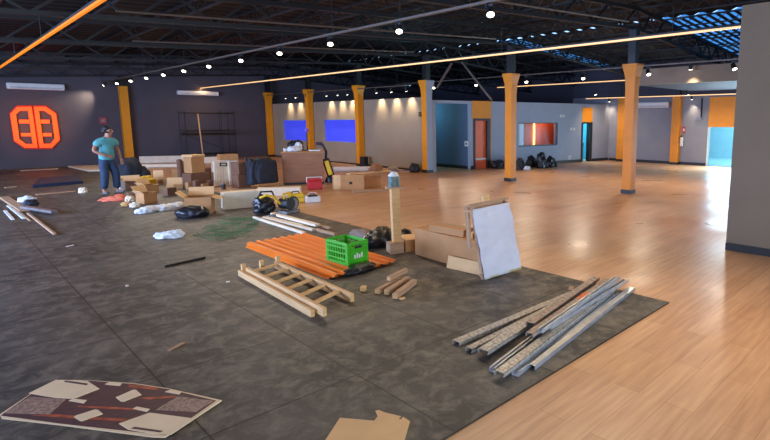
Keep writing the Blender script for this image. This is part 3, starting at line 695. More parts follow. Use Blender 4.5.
# long carton, timber block on it, leaning board and panel
p = GM(415, 254.5); q = GM(484, 275); rz = ang(p, q); L = 1.36; Wd = .36; Hh = .385
t = thing('long_carton', 'long closed kraft carton on the mat edge behind the leaning white panel', 'box', (p.x, p.y, MZ), rz)
bx('body', KRAFT, t, (L/2, Wd/2, Hh/2), (L, Wd, Hh), bevel=.006)
for s in (0, 1): bx('top_flap', KRAFT, t, (L/2, Wd*(.25+.5*s), Hh+.002), (L, Wd/2-.004, .004))
bx('tape', TAPE, t, (L/2, Wd/2, Hh+.0045), (L*.99, .05, .001))
R = Matrix.Rotation(rz, 3, 'Z'); l2w = lambda x, y, z: Vector((p.x, p.y, MZ))+R @ Vector((x, y, z))
w = l2w(.62, .15, Hh+.0055)
t = thing('timber_block', 'laminated timber block lying on top of the long kraft carton', 'timber', w, rz+.12)
for k in range(2): bx('lamination', PINED if k else KRAFT, t, (0, -.06+.12*k, .045), (.62, .116, .09), bevel=.004)
w = l2w(1.02, .15, Hh+.0055); b = MB(); b.box((0, 0, .03), (.12, .1, .06)); tag(b.build('timber_block', PINE, loc=w, bevel=.003), 'small wooden block on the long carton close to the white panel', 'timber').rotation_euler.z = rz
a, c = GM(447.5, 268), GM(482, 276); w = a
t = thing('timber_board', 'short kraft coloured board leaning low against the long carton beside the white panel', 'board', (a.x, a.y, MZ), ang(a, c), rot=(-.22, 0, ang(a, c)))
bx('board', KRAFTL, t, ((c-a).length/2+.03, .012, .08), ((c-a).length+.1, .02, .16), bevel=.003)
# white panel in a timber frame
a, c = GM(484, 280), GM(520.5, 271.5); rz2 = ang(a, c); Lp = (c-a).length
n = Vector((-math.sin(rz2), math.cos(rz2), 0)); PHh = .85; tilt = -.17
t = thing('framed_panel', 'upright white sheeted panel on a rough timber frame leaning against the long carton', 'panel', (a.x+.002, a.y, MZ+.004), rot=(tilt, -.06, rz2))
b = MB()
def shp(u, v): 
    k = .03*noise.noise(Vector((u*3+v*2, v*6-u*2, 1)))+.012*noise.noise(Vector((u*9, v*12, 4)))
    return (u*Lp*(1-.02*v)-.02*v, -.012+k, v*PHh)
b.grid(shp, 18, 26); b.build('white_sheet', CANVAS, t, smooth=True, solid=.006)
for x_ in (.02, Lp-.05): bx('upright', PINED, t, (x_-.01, .03, PHh/2+.03), (.04, .04, PHh+.06))
for z_ in (.06, PHh+.05): bx('cross_bar', PINED, t, (Lp/2-.02, .03+.005, z_), (Lp+.02, .035, .035))
bx('top_cleat', PINED, t, (Lp/2-.03, .09, PHh+.02), (Lp+.04, .05, .05))
bx('side_prop', PINED, t, (-.05, .09, PHh*.72), (.035, .045, PHh*.52), rot=(0, .1, 0))
bx('loose_block', PINE, t, (Lp*.42, .06, PHh+.11), (.09, .06, .08))
b = MB(); b.box((Lp/2, -.02, .012), (Lp, .006, .012)); b.build('bottom_edge', mat('dull_yellow_edge', (190, 176, 90), .6), t)

# timber post on a block foot
p = GM(396.5, 251.5); rzp = .5
t = thing('timber_post', 'upright timber post on a block foot between the crate and the long carton', 'post', (p.x, p.y, MZ), -.35)
bx('post', PINE, t, (0, 0, .5), (.12, .1, .86), rot=(0, -.02, 0), bevel=.004)
bx('foot', PINED, t, (-.03, -.03, .075), (.2, .2, .15), bevel=.004)
bx('head_plate', PINED, t, (.0, 0, .94), (.26, .1, .025))
p2 = GM(407, 251.5)
t = thing('kraft_box', 'small kraft box on the mats between the timber post and the long carton', 'box', (p2.x+.12, p2.y+.0, MZ), -.5)
bx('body', KRAFT, t, (0, .1, .085), (.26, .36, .17), bevel=.004); bx('lid', KRAFTL, t, (0, .1, .175), (.262, .362, .01))
t = thing('paint_can', 'teal and white paint splashed can on top of the timber post', 'can', (p.x-.02, p.y, MZ+.953), .3)
b = MB(); b.tube((0, 0, 0), (0, 0, .15), .085, .08, 18); b.build('can', mat('teal_grey_can', (92, 108, 100), .5, var=.5, scale=14), t)
b = MB(); b.tube((0, 0, .15), (0, 0, .21), .078, .04, 18); b.build('cloth_cap', WHITEP, t)
# sacks by the post
a, c = GM(352, 236), GM(376, 244); t_ = (a+c)/2
b = MB(); b.blob((0, 0, .06), (.36, .13, .1), 11, .22); tag(b.build('sack', mat('grey_brown_sack', (126, 106, 92), .8, var=.2, bump=.4), loc=(t_.x, t_.y, MZ), smooth=True), 'grey brown sack lying behind the green crate', 'bag').rotation_euler.z = ang(a, c)
a, c = GM(372, 249), GM(392, 245); b = MB(); b.blob((0, 0, .1), (.3, .17, .15), 13, .25); b.blob((.24, .12, .1), (.2, .15, .14), 17, .2)
tag(b.build('bin_bag', BAGB, loc=(a.x+.2, a.y+.1, MZ), smooth=True), 'shiny black bin bag between the green crate and the timber post', 'bag').rotation_euler.z = .3
a = GM(402.5, 238.5); b = MB(); b.blob((0, 0, .06), (.14, .12, .09), 19, .2); tag(b.build('bin_bag', BAGB, loc=(a.x+.03, a.y, .0 if a.x > MX else MZ), smooth=True), 'small round black bag just behind the timber post foot', 'bag')
# long planks
for (n, f, w, l, m_, lab) in (((254, 218.5), (305, 234.5), .05, 0, PALEP, 'thin pale batten of the long planks, nearest the green netting'), ((265, 218.5), (315, 231), .13, 0, PALEP, 'wide pale plank, thick ended, beside the thin batten'),
        ((281, 216.5), (331, 230), .07, 0, PINED, 'weathered long plank nearest the wood floor'), ((273, 217), (318, 229), .1, 1, PALEP, 'pale long plank lying on top of the other long planks'),
        ((303, 227), (336, 236), .06, 0, PINED, 'weathered plank end pointing at the green crate')):
    a, c = GM(*n), GM(*f); L = (c-a).length
    t = MB(); t.box((L/2, 0, .022), (L, w, .044)); ob = t.build('long_plank', m_, loc=(a.x, a.y, MZ+l*.045), bevel=.004); ob.rotation_euler.z = ang(a, c)
    tag(ob, lab, 'plank', 'long planks behind the orange sheet')
# cloth, stick, net
p = GM(169, 237.5); b = MB(); b.blob((0, 0, .03), (.19, .11, .07), 23, .45, 2.8); b.blob((.12, .02, .04), (.09, .08, .07), 29, .4)
tag(b.build('white_cloth', BAGW, loc=p, smooth=True), 'crumpled white cloth lying alone on the mats near the green netting', 'cloth').rotation_euler.z = -.55
a, c = GM(165, 267.5), GM(204, 258.5); b = MB(); b.tube((0, 0, .015), ((c-a).length, 0, .015), .014, n=10); b.box(((c-a).length*.9, 0, .015), (.12, .045, .03)); ob = b.build('black_bar', BLACK, loc=a); ob.rotation_euler.z = ang(a, c); tag(ob, 'thin black metal bar lying alone in the middle of the mats', 'bar')
o = GM(228, 229); t = thing('green_netting', 'thin crumpled green netting spread on the mats before the long planks', 'netting', o)
b = MB(); rr = random.Random(4)
outl = gpoly([(192, 236), (205, 226), (232, 217), (258, 216), (262, 226), (248, 238), (215, 244)], o)
def inside(x, y):
    c = False; n_ = len(outl)
    for i in range(n_):
        (x1, y1), (x2, y2) = outl[i], outl[(i+1) % n_]
        if (y1 > y) != (y2 > y) and x < (x2-x1)*(y-y1)/(y2-y1)+x1: c = not c
    return c
xs = [v[0] for v in outl]; ys = [v[1] for v in outl]
def hz(x, y): return .012+.05*max(0, noise.noise(Vector((x*2.2, y*2.2, 3))))
for dirn in (0, 1):
    k = -3.0
    while k < 3:
        u = -3.0
        while u < 3:
            def pt(u): return (k+.12*noise.noise(Vector((u*1.3, k, 5))), u) if dirn else (u, k+.12*noise.noise(Vector((u*1.3, k, 9))))
            a, c = pt(u), pt(u+.14)
            if inside(*a) and inside(*c) and rr.random() > .45: b.beam((a[0], a[1], hz(*a)), (c[0], c[1], hz(*c)), .012, .006)
            u += .14
        k += .07
b.build('mesh', NETG, t)

# scraps at the far side of the mats
SC = 'scraps on the mats below the logo'
def bar(name, n, f, w, h, m_, lab, cat, group=None, z=0):
    a, c = GM(*n), GM(*f); L = (c-a).length; b = MB(); b.box((L/2, 0, h/2), (L, w, h)); ob = b.build(name, m_, loc=(a.x, a.y, MZ+z), bevel=.003); ob.rotation_euler.z = ang(a, c); return tag(ob, lab, cat, group)
bar('timber_board', (4, 198), (25, 211.5), .17, .04, PINED, 'broad tan board lying on the mats below the orange logo', 'board', SC)
bar('steel_bar', (24, 210), (55, 215), .12, .05, GREYM, 'dull grey bar crossing the end of the broad tan board', 'bar', SC, z=.041)
bar('batten', (8, 206), (24, 219), .05, .02, WHITEP, 'thin white strip beside the broad tan board', 'batten', SC)
bar('batten', (5, 211), (13, 220), .05, .02, WHITEP, 'shorter thin white strip farthest from the broad tan board', 'batten', SC)
bar('batten', (14, 208), (30, 221), .03, .02, PINED, 'thin grey strip between the white strip and the long stick', 'batten', SC)
bar('batten', (28, 214), (55, 235), .04, .03, PINED, 'long thin brown stick pointing towards the camera from the scraps', 'batten', SC)
p = GM(31, 206); b = MB(); b.blob((0, 0, .05), (.13, .1, .1), 31, .3); tag(b.build('dark_rag', BAGN, loc=p, smooth=True), 'small dark lump beside the broad tan board', 'rag')
p = GM(28, 203); b = MB(); b.blob((0, .1, .05), (.16, .12, .1), 37, .3); tag(b.build('white_rag', BAGW, loc=p, smooth=True), 'small white lump behind the dark one beside the tan board', 'rag')
bar('batten', (5, 188), (16, 187), .12, .02, PINED, 'short pale scrap on the mats just below the logo wall', 'batten', SC)
# dark mat stack and plywood by the back wall
o = GM(56, 183); b = MB(); b.prism(gpoly([(33, 188), (39, 180.5), (79, 177.5), (83, 183.5)], o), 0, .09); tag(b.build('folded_matting', NAVY, loc=o, bevel=.01), 'dark navy slab of folded matting on the floor behind the person', 'matting')
o = GM(84, 168); b = MB(); b.prism(gpoly([(68, 167), (101, 166), (105, 171), (88, 171.5)], o), 0, .05); tag(b.build('plywood_sheet', PLY, loc=o), 'pale plywood sheet on the floor at the foot of the back wall', 'board')
bar('timber_board', (20, 171), (58, 169), .3, .03, PINED, 'dull brown board on the floor under the orange logo', 'board')
bar('timber_board', (36, 195), (75, 191.5), .14, .02, PINED, 'faint brown strip on the mats in front of the navy slab', 'board')
bar('cream_slab', (143, 167.2), (186, 166.5), .35, .12, CREAM, 'long cream panel lying low along the back wall', 'panel', 'cream panels at the back wall')
bar('cream_slab', (140, 163.2), (190, 162), .12, .3, CREAM, 'long cream panel standing on edge at the foot of the back wall', 'panel', 'cream panels at the back wall')
bar('cream_slab', (203, 163.5), (232, 162.5), .15, .28, CREAM, 'cream panel on edge behind the tall cream cases', 'panel', 'cream panels at the back wall')

# ------------------------------------------------------------------ scaffold at the back wall
pa, pb = ony(187, 150, WY-1.0), ony(236, 150, WY-1.0); zt = ony(188, 111, WY-.6).z; Wd = pb.x-pa.x
t = thing('scaffold', 'thin dark metal scaffold frame standing against the back wall behind the boxes', 'scaffold', (pa.x, WY-1.05, MZ))
for x_ in (0, Wd*.68, Wd*.72, Wd):
    for y_ in (0, .8):
        if x_ in (0, Wd) or y_ == 0: b = MB(); b.tube((x_, y_, 0), (x_, y_, zt), .016, n=8); b.build('upright', STEELD, t)
for z_ in (zt-.1, zt*.6, zt*.52, .3):
    for y_ in (0, .8): b = MB(); b.tube((0, y_, z_), (Wd, y_, z_), .02, n=8); b.build('rail', STEELD, t)
b = MB(); b.box((Wd/2, .4, zt*.55), (Wd, .6, .04)); b.build('deck', STEELD, t)
b = MB(); b.tube((0, 0, zt*.52), (Wd, 0, .3), .014, n=8); b.build('brace', STEELD, t)
p = ony(199, 130, WY-1.4); zt2 = ony(198, 114, WY-1.4).z
t = thing('pale_pole', 'thin pale upright pole standing in front of the scaffold', 'pole', (p.x, WY-1.4, MZ)); b = MB(); b.tube((0.1, 0, 0), (0, 0, zt2), .028, n=8); b.build('pole', PINE, t); bx('foot', PINED, t, (.1, 0, .01), (.2, .2, .02))

# ------------------------------------------------------------------ the heap of boxes and bags in the middle
def carton(px, py, w, d, h, rz, label, m_=KRAFT, z=0, group=None, flaps=False, name='carton', cat='box', tape=True, at=None, tilt=(0, 0)):
    p = at if at is not None else G(px, py, MZ)
    zz = z+(MZ if p.x < MX else 0.0)
    t = thing(name, label, cat, (p.x, p.y, zz), group=group, rot=(tilt[0], tilt[1], rz))
    b = MB()
    if flaps:
        th = .008
        b.box((0, 0, th/2), (w, d, th))
        for s in (-1, 1): b.box((s*(w/2-th/2), 0, h/2), (th, d, h)); b.box((0, s*(d/2-th/2), h/2), (w, th, h))
        b.build('body', m_, t)
        for k, (s, ang_) in enumerate(((-1, .7), (1, .5))):
            bx('flap', KRAFTL, t, (s*(w/2+.5*d*.45*math.cos(ang_)), 0, h+.5*d*.45*math.sin(ang_)*(1-k*1.6)), (d*.45, d*.96, .006), rot=(0, -s*ang_*(1-k*1.6), 0))
        bx('flap', KRAFTL, t, (0, d/2+.06, h+.08), (w*.96, .006, .2), rot=(-.7, 0, 0))
    else:
        b.box((0, 0, h/2), (w, d, h)); b.build('body', m_, t, bevel=.006)
        if tape: bx('tape', TAPE, t, (0, 0, h+.001), (w*.98, .05, .002))
    return t
HG = 'cartons in the middle heap'
carton(197, 187.5, .55, .45, .42, .2, 'dark brown carton low in the heap under the tall kraft carton', KRAFTD, group=HG)
carton(209, 184, .36, .36, .5, -.2, 'dark brown carton low in the heap beside the tall cream case', KRAFTD, group=HG)
carton(186, 182.5, .22, .3, .66, .1, 'narrow dark brown carton on end at the outer side of the heap', KRAFTD, group=HG)
p = G(196.5, 187.5, MZ)
carton(0, 0, .38, .36, .44, .25, 'tall kraft carton stacked on the dark brown carton in the heap', KRAFT, z=.425, group=HG, at=p+Vector((0, .04, 0)))
carton(0, 0, .42, .4, .06, .35, 'flat pale lid carton crowning the tall kraft carton', KRAFTL, z=.872, group=HG, at=p+Vector((0, .04, 0)))
for (px, py, w_, h_, m_, lab) in ((190, 189.5, .16, .2, KRAFT, 'small kraft carton on end at the foot of the dark cartons, outermost'), (197, 190, .14, .26, KRAFTD, 'small dark upright carton in the middle at the foot of the dark cartons'),
        (204.5, 189.5, .18, .16, KRAFT, 'small squat kraft carton at the foot of the dark cartons'), (210.5, 188.5, .13, .24, KRAFTD, 'small dark upright carton next to the handled cream case')):
    carton(px, py, w_, .14, h_, .2, lab, m_, group=HG)
p = G(184.5, 186.5, MZ); t = thing('carpet_roll', 'narrow brown roll standing on end at the outer side of the dark cartons', 'roll', (p.x-.1, p.y-.06, MZ)); b = MB(); b.tube((0, 0, 0), (.02, .05, .78), .075, n=14); b.build('roll', KRAFTD, t); b = MB(); b.tube((.02, .05, .78), (.02, .05, .79), .03, n=12); b.build('core', BLACK, t)
# cream cases
p = G(222, 186, MZ); t = thing('cream_case', 'tall cream case with a dark handle opening standing in the heap', 'case', (p.x, p.y, MZ), group='tall cream cases', rot=(-.05, .06, .1))
bx('body', CREAM, t, (0, .11, .36), (.4, .2, .72), bevel=.01); bx('handle', BLACK, t, (.06, .0, .62), (.2, .03, .1)); bx('handle_hole', CREAM, t, (.06, -.012, .62), (.13, .02, .045))
for k in range(4): bx('rib', CREAM, t, (-.13+k*.08, .008, .3), (.02, .014, .44))
p = G(233.5, 186, MZ); t = thing('cream_case', 'second tall cream case standing behind the one with the dark handle', 'case', (p.x+.12, p.y+.18, MZ), -.05, 'tall cream cases'); bx('body', CREAM, t, (0, .12, .36), (.28, .22, .73), bevel=.01); bx('lid', KRAFTL, t, (0, .12, .735), (.26, .2, .01))
p = G(223.5, 189, MZ); t = thing('black_jar', 'small black pot standing at the foot of the handled cream case', 'pot', (p.x, p.y, MZ)); b = MB(); b.tube((0, 0, 0), (0, 0, .13), .06, n=14); b.build('pot', BLACK, t); b = MB(); b.tube((0, 0, .13), (0, 0, .17), .035, n=14); b.build('lid', GREYM, t)
p = G(241.5, 187, MZ)
carton(0, 0, .36, .4, .38, .1, 'dark brown carton at the base of the stack beside the black tarp heap', KRAFTD, group=HG, at=p); carton(0, 0, .34, .38, .34, .2, 'dark brown carton on top of the stack beside the black tarp heap', KRAFTD, z=.386, group=HG, at=p)
carton(0, 0, .5, .3, .16, -.1, 'kraft carton perched across the cream case and the dark stack', KRAFT, z=.755, group=HG, at=G(232.5, 186, MZ)+Vector((.04, .3, 0)))
p = G(265, 187, MZ); t = thing('tarp_heap', 'large navy black tarp heap standing beside the brown counter', 'tarp', (p.x, p.y+.15, MZ))
b = MB(); b.blob((.06, .02, .36), (.36, .26, .46), 41, .14, 2.2, sq=.55); b.blob((-.26, .05, .34), (.14, .22, .46), 43, .16, 2.4, sq=.55); b.build('tarp', BAGN, t, smooth=True)
b = MB(); b.box((-.33, .1, .78), (.16, .1, .06), (.2, .4, 0)); b.build('loose_end', BAGN, t)
# low long cream cartons, open carton, bags in front
p, q = GM(223, 210), GM(262, 206.5); rz = ang(p, q); L = (q-p).length
carton(0, 0, L, .3, .36, rz, 'long cream carton in front of the heap with the power tools at its end', CREAM, at=(p+q)/2+Vector((.05, .16, 0)), group='long cream cartons', tape=False)
p, q = GM(259, 196.5), GM(303, 195); carton(0, 0, (q-p).length, .3, .2, ang(p, q), 'long cream carton behind the power tools', CREAM, at=(p+q)/2+Vector((.05, .2, 0)), group='long cream cartons', tape=False)
carton(200.5, 212.5, .5, .4, .34, -.5, 'open kraft carton with raised flaps behind the round black bag', KRAFT, flaps=True, group=HG)
p = GM(193, 217); b = MB(); b.blob((0, 0, .08), (.3, .17, .15), 53, .12); tag(b.build('bin_bag', BAGB, loc=p, smooth=True), 'round black bin bag on the mats in front of the open kraft carton', 'bag').rotation_euler.z = -.6
a, c = GM(142, 213), GM(184, 207); b = MB()
for k in range(5): b.blob(((k+.5)/5*(c-a).length, .04*math.sin(k*2), .04), (.2, .14, .075), 60+k, .35)
ob = b.build('plastic_sheeting', BAGW, loc=a, smooth=True); ob.rotation_euler.z = ang(a, c); tag(ob, 'long crumpled white plastic sheeting beside the round black bag', 'plastic sheet')
# tools
p = GM(270, 214); t = thing('tool_bag', 'black tool bag with a yellow strap at the end of the long cream carton', 'bag', (p.x, p.y+.1, MZ), -.5)
b = MB(); b.blob((-.06, 0, .15), (.2, .17, .22), 71, .25, 2.5); b.build('bag', BAGB, t, smooth=True); b = MB(); b.path([(-.12, -.14, .34), (0, -.18, .4), (.14, -.16, .36), (.26, -.12, .2)], .022); b.build('strap', YEL, t)
b = MB(); b.path([(-.18, 0, .3), (-.1, 0, .45), (.1, 0, .45), (.16, 0, .3)], .018); b.build('handle', BLACK, t)
p = GM(290, 213); t = thing('power_tool', 'black and grey bench power tool beside the black tool bag', 'tool', (p.x, p.y+.05, MZ), .3)
b = MB(); b.box((0, 0, .03), (.36, .28, .06)); b.build('base', GREYM, t, bevel=.008)
b = MB(); b.tube((-.04, -.12, .2), (-.04, .14, .2), .12, n=18); b.build('motor', BLACK, t, bevel=.01)
b = MB(); b.tube((.12, -.02, .18), (.12, .02, .18), .15, n=24); b.build('blade_guard', STEELD, t)
b = MB(); b.tube((.12, -.028, .17), (.12, -.024, .17), .12, n=24); b.build('blade', GREYM, t)
b = MB(); b.path([(-.1, 0, .3), (-.12, 0, .4), (.06, 0, .42), (.1, 0, .32)], .02); b.build('handle', YEL, t)
p = GM(277, 218); b = MB(); b.blob((0, 0, .03), (.16, .1, .06), 77, .3); tag(b.build('grey_rag', mat('grey_rag_cloth', (112, 106, 100), .9, bump=.4), loc=p, smooth=True), 'grey rag on the mats in front of the power tools', 'rag')
p = G(298.5, 202.5); t = thing('yellow_case', 'yellow plastic case on the floor beside the power tools', 'case', (p.x, p.y+.12, 0 if p.x > MX else MZ), -.4)
bx('body', YEL, t, (0, 0, .1), (.36, .24, .2), bevel=.02); bx('lid_line', BLACK, t, (0, -.001, .12), (.365, .242, .008)); b = MB(); b.path([(-.08, 0, .2), (-.07, 0, .25), (.07, 0, .25), (.08, 0, .2)], .012); b.build('handle', BLACK, t)
p = G(315, 202.5); t = thing('white_tool_box', 'small white and black tool box beside the yellow case', 'tool box', (p.x, p.y+.1, 0), -.3); bx('body', WHITEP, t, (0, 0, .07), (.32, .2, .14), bevel=.015); bx('dark_lid', BLACK, t, (0, 0, .155), (.2, .18, .03)); b = MB(); b.path([(-.1, 0, .165), (-.07, 0, .22), (.07, 0, .22), (.1, 0, .165)], .01); b.build('handle', WHITEP, t)
p = G(317.5, 189.5); t = thing('cooler', 'red picnic cooler on the wood floor at the end of the brown counter', 'cooler', (p.x, p.y+.15, 0), -.4)
bx('body', RED, t, (0, 0, .12), (.38, .26, .24), bevel=.02); bx('lid', RED, t, (0, 0, .265), (.4, .28, .05), bevel=.015); b = MB(); b.path([(-.2, 0, .2), (-.2, 0, .33), (.2, 0, .33), (.2, 0, .2)], .012); b.build('handle', WHITEP, t)
# counter
a, c = G(283.5, 185), G(324, 183.5); rz = ang(a, c); L = (c-a).length
t = thing('reception_counter', 'brown wooden counter block standing on the wood floor before the blue windows', 'counter', a, rz)
CHH = .94
bx('front', COUNT, t, (L/2, .03, CHH/2), (L, .04, CHH-.0)); bx('side_panel', KRAFT, t, (.02, .45, CHH/2), (.04, .8, CHH)); bx('side_panel', COUNT, t, (L-.02, .45, CHH/2), (.04, .8, CHH))
bx('worktop', KRAFT, t, (L/2, .42, CHH+.015), (L+.06, .9, .03), bevel=.004); bx('back_panel', COUNT, t, (L/2, .84, CHH/2), (L, .03, CHH)); bx('plinth', BLACK, t, (L/2, .0, .03), (L*.98, .02, .06))
Rc = Matrix.Rotation(rz, 3, 'Z'); cw_ = lambda x, y, z=0: a+Rc @ Vector((x, y, CHH+.031+z))
w = cw_(.3, .6); b = MB(); b.blob((0, 0, .12), (.15, .13, .19), 81, .3); b.blob((.2, .0, .12), (.13, .11, .2), 83, .3); tag(b.build('black_bag', BAGB, loc=w, smooth=True), 'black bag lying on the brown counter below the blue window', 'bag')
w = cw_(.34, .22); b = MB(); b.blob((0, 0, .06), (.2, .14, .1), 87, .35); b.blob((.2, .1, .12), (.1, .1, .14), 89, .3); tag(b.build('white_cloth', BAGW, loc=w, smooth=True), 'crumpled white cloth on the brown counter in front of the black bag', 'cloth')
w = cw_(.92, .3); t = thing('white_tray', 'flat white tray lying on the brown counter next to the white cloth', 'tray', w, rz); bx('tray', WHITEP, t, (0, 0, .02), (.34, .22, .04), bevel=.01); bx('recess', GREYM, t, (0, 0, .041), (.28, .16, .004))
w = cw_(.72, .68); t = thing('pole_stand', 'thin dark pole with a purple head standing on the brown counter against the blue window', 'pole', w, 0); b = MB(); b.tube((0, 0, 0), (0, 0, .62), .02, n=8); b.build('pole', BLACK, t); b = MB(); b.tube((0, 0, 0), (0, 0, .02), .1, n=16); b.build('foot', BLACK, t); b = MB(); b.blob((0, 0, .62), (.06, .06, .08), 91, .2, sub=2, flat=False); b.build('head', mat('purple_plastic', (120, 90, 190), .5), t)
w = cw_(-.0+.08, .2); t = thing('white_cup', 'small pale cup on the near corner of the brown counter', 'cup', w); b = MB(); b.tube((0, 0, 0), (0, 0, .1), .035, .045, 14); b.build('cup', WHITEP, t); b = MB(); b.tube((0, 0, .101), (0, 0, .108), .047, n=14); b.build('lid', GREYM, t)
# black and yellow floor machine beside the counter
p = G(331, 182.5); t = thing('floor_machine', 'black and yellow upright floor machine leaning at the end of the counter', 'machine', (p.x, p.y, 0), -.5, rot=(0, -.0, -.5))
b = MB(); b.tube((0, 0, .02), (0, 0, .16), .17, .14, 20); b.build('scrubber_head', BLACK, t)
bx('yellow_panel', YEL, t, (-.06, -.09, .46), (.13, .06, .44), rot=(0, -.28, 0), bevel=.015); bx('motor_body', BLACK, t, (-.06, 0, .46), (.22, .14, .58), rot=(0, -.28, 0), bevel=.03)
b = MB(); b.path([(-.12, 0, .7), (-.1, 0, .95), (-.2, 0, 1.16), (-.36, 0, 1.2)], .035); b.build('handle', BLACK, t); b = MB(); b.box((-.3, 0, 1.2), (.2, .2, .09)); b.build('grip', mat('dark_purple_grip', (58, 40, 60), .5), t, bevel=.03)
for s in (-1, 1): b = MB(); b.tube((.14, s*.13, .07), (.14, s*.17, .07), .07, n=16); b.build('wheel', STEELD, t)
# cartons and planks before the washed wall
a, c = G(343, 190.5), G(364, 190); carton(0, 0, .62, .4, .42, ang(a, c), 'kraft carton with a small dark mark standing on the wood floor under the plank', KRAFT, at=(a+c)/2+Vector((.1, .18, 0)), group='cartons on the wood floor')
mk_ = [o_ for o_ in COL.objects if o_.get('label', '').startswith('kraft carton with a small dark mark')][0]; bx('dark_mark', BLACK, mk_, (-.04, -.202, .2), (.08, .004, .07))
a2 = G(373.5, 187.5); carton(0, 0, .44, .36, .3, -.6, 'small kraft carton on the wood floor at the plank end near the timber post', KRAFT, at=a2+Vector((.1, .15, 0)), group='cartons on the wood floor')
p = G(339, 189.5); t = thing('cardboard_leaf', 'pale cardboard leaf leaning beside the marked kraft carton', 'cardboard', (p.x, p.y-.02, 0), rot=(-.1, .0, -.75)); bx('leaf', KRAFTL, t, (0, 0, .2), (.3, .012, .4)); bx('fold', KRAFT, t, (-.16, .04, .2), (.08, .012, .4), rot=(0, 0, -.6))
a, c = G(353, 193), G(388, 190.5); L = (c-a).length; t = MB(); t.box((L/2, 0, .03), (L, .1, .06)); ob = t.build('timber_plank', PINED, loc=a, bevel=.004); ob.rotation_euler.z = ang(a, c); tag(ob, 'timber plank lying on the wood floor in front of the kraft cartons', 'plank')
p = (G(353, 190.3)+G(364, 190))/2+Vector((.1, .2, 0)); t = thing('timber_plank', 'timber plank lying across the tops of the two kraft cartons', 'plank', (p.x, p.y, .424), ang(G(343, 190.5), a2)+.05); bx('plank', PINE, t, (.4, 0, .02), (1.35, .18, .04), rot=(0, 0, 0), bevel=.004); bx('batten', PINED, t, (.45, -.06, .05), (.8, .05, .02))
an_ = ang(G(343, 190.5), a2)+.05; w = p+Vector((.62*math.cos(an_), .62*math.sin(an_), 0)); b = MB(); b.blob((0, 0, .07), (.2, .14, .13), 95, .3); tag(b.build('brown_bag', mat('brown_paper', (146, 96, 58), .8, bump=.4), loc=(w.x, w.y, .464), smooth=True), 'crumpled brown paper bag on the plank above the small kraft carton', 'bag')
a, c = G(334, 172), G(372, 171.5); L = (c-a).length; t = thing('white_roll', 'long white roll lying on the floor in front of the washed wall', 'roll', (a.x, a.y, 0), ang(a, c)); b = MB(); b.tube((0, 0, .1), (L, 0, .1), .1, n=18); b.build('roll', WHITEP, t, smooth=False); b = MB(); b.tube((-.02, 0, .1), (-.002, 0, .1), .04, n=12); b.build('core', KRAFTD, t)
p = G(358, 166.5); carton(0, 0, .24, .24, .42, .2, 'small dark box on the floor beside the washed wall column', BLACK, at=Vector((XW-.35, p.y-.3, 0)), tape=True)
for px, r, nm in ((419.5, (.2, .2, .22), 'black bin bag on the floor at the foot of the grey faced column'),):
    p = G(px, 172.3); b = MB(); b.blob((0, 0, r[2]*.5), r, 97, .25); tag(b.build('bin_bag', BAGB, loc=(p.x-.1, p.y+.15, 0), smooth=True), nm, 'bag')
pp = onx(408, 164, XW-.15); a, c = G(376, 171.5), G(413, 171.3); b = MB(); L = (c-a).length; b.box((L/2, 0, .025), (L, .08, .05)); ob = b.build('grey_batten', GREYM, loc=a); ob.rotation_euler.z = ang(a, c); tag(ob, 'thin grey batten on the floor along the washed wall', 'batten')
p = G(407, 171); t = thing('pale_rag', 'small pale rag on the floor before the washed wall', 'rag', (XW-.5, p.y+.6, 0)); b = MB(); b.blob((0, 0, .06), (.2, .16, .1), 99, .3); b.build('rag', mat('pale_rag', (170, 156, 136), .9, bump=.3), t, smooth=True)
# black bags below the orange window
BG = 'dark bags below the orange window'
for i, (px, py, r, nm) in enumerate(((498, 168.3, (.3, .22, .22), 'low dark bag behind the orange column, nearest the orange door'), (519.5, 169.5, (.22, .2, .28), 'dark bag just beyond the orange column under the window'),
      (531, 167.2, (.2, .18, .3), 'taller dark bag in the middle under the orange window'), (541, 168, (.22, .18, .4), 'tallest dark bag of the heap under the orange window'), (550.5, 167, (.2, .16, .28), 'dark bag at the cyan doorway end of the heap'))):
    p = G(px, py); b = MB(); b.blob((0, 0, r[2]*.52), r, 101+i, .3, 2.4); b.blob((.15, -.1, r[2]*.3), (r[0]*.5, r[1]*.7, r[2]*.5), 121+i, .3); tag(b.build('bin_bag', BAGB, loc=p, smooth=True), nm, 'bag', BG)
p = G(527, 169.8); b = MB(); b.blob((0, 0, .06), (.16, .1, .09), 131, .3); tag(b.build('white_rag', BAGW, loc=p, smooth=True), 'small pale bundle in front of the dark bags under the window', 'rag')
p = PB((k0+k1)/2, .55); t = thing('cyan_bin', 'tall teal bin with a lime lid standing inside the cyan doorway', 'bin', (p.x, p.y, 0), rzB)
bx('body', mat('teal_bin', (64, 150, 150), .5), t, (0, 0, .42), (.44, .4, .84), bevel=.03); bx('lid', mat('lime_lid', (130, 190, 110), .5), t, (0, 0, .87), (.48, .44, .06), bevel=.02)

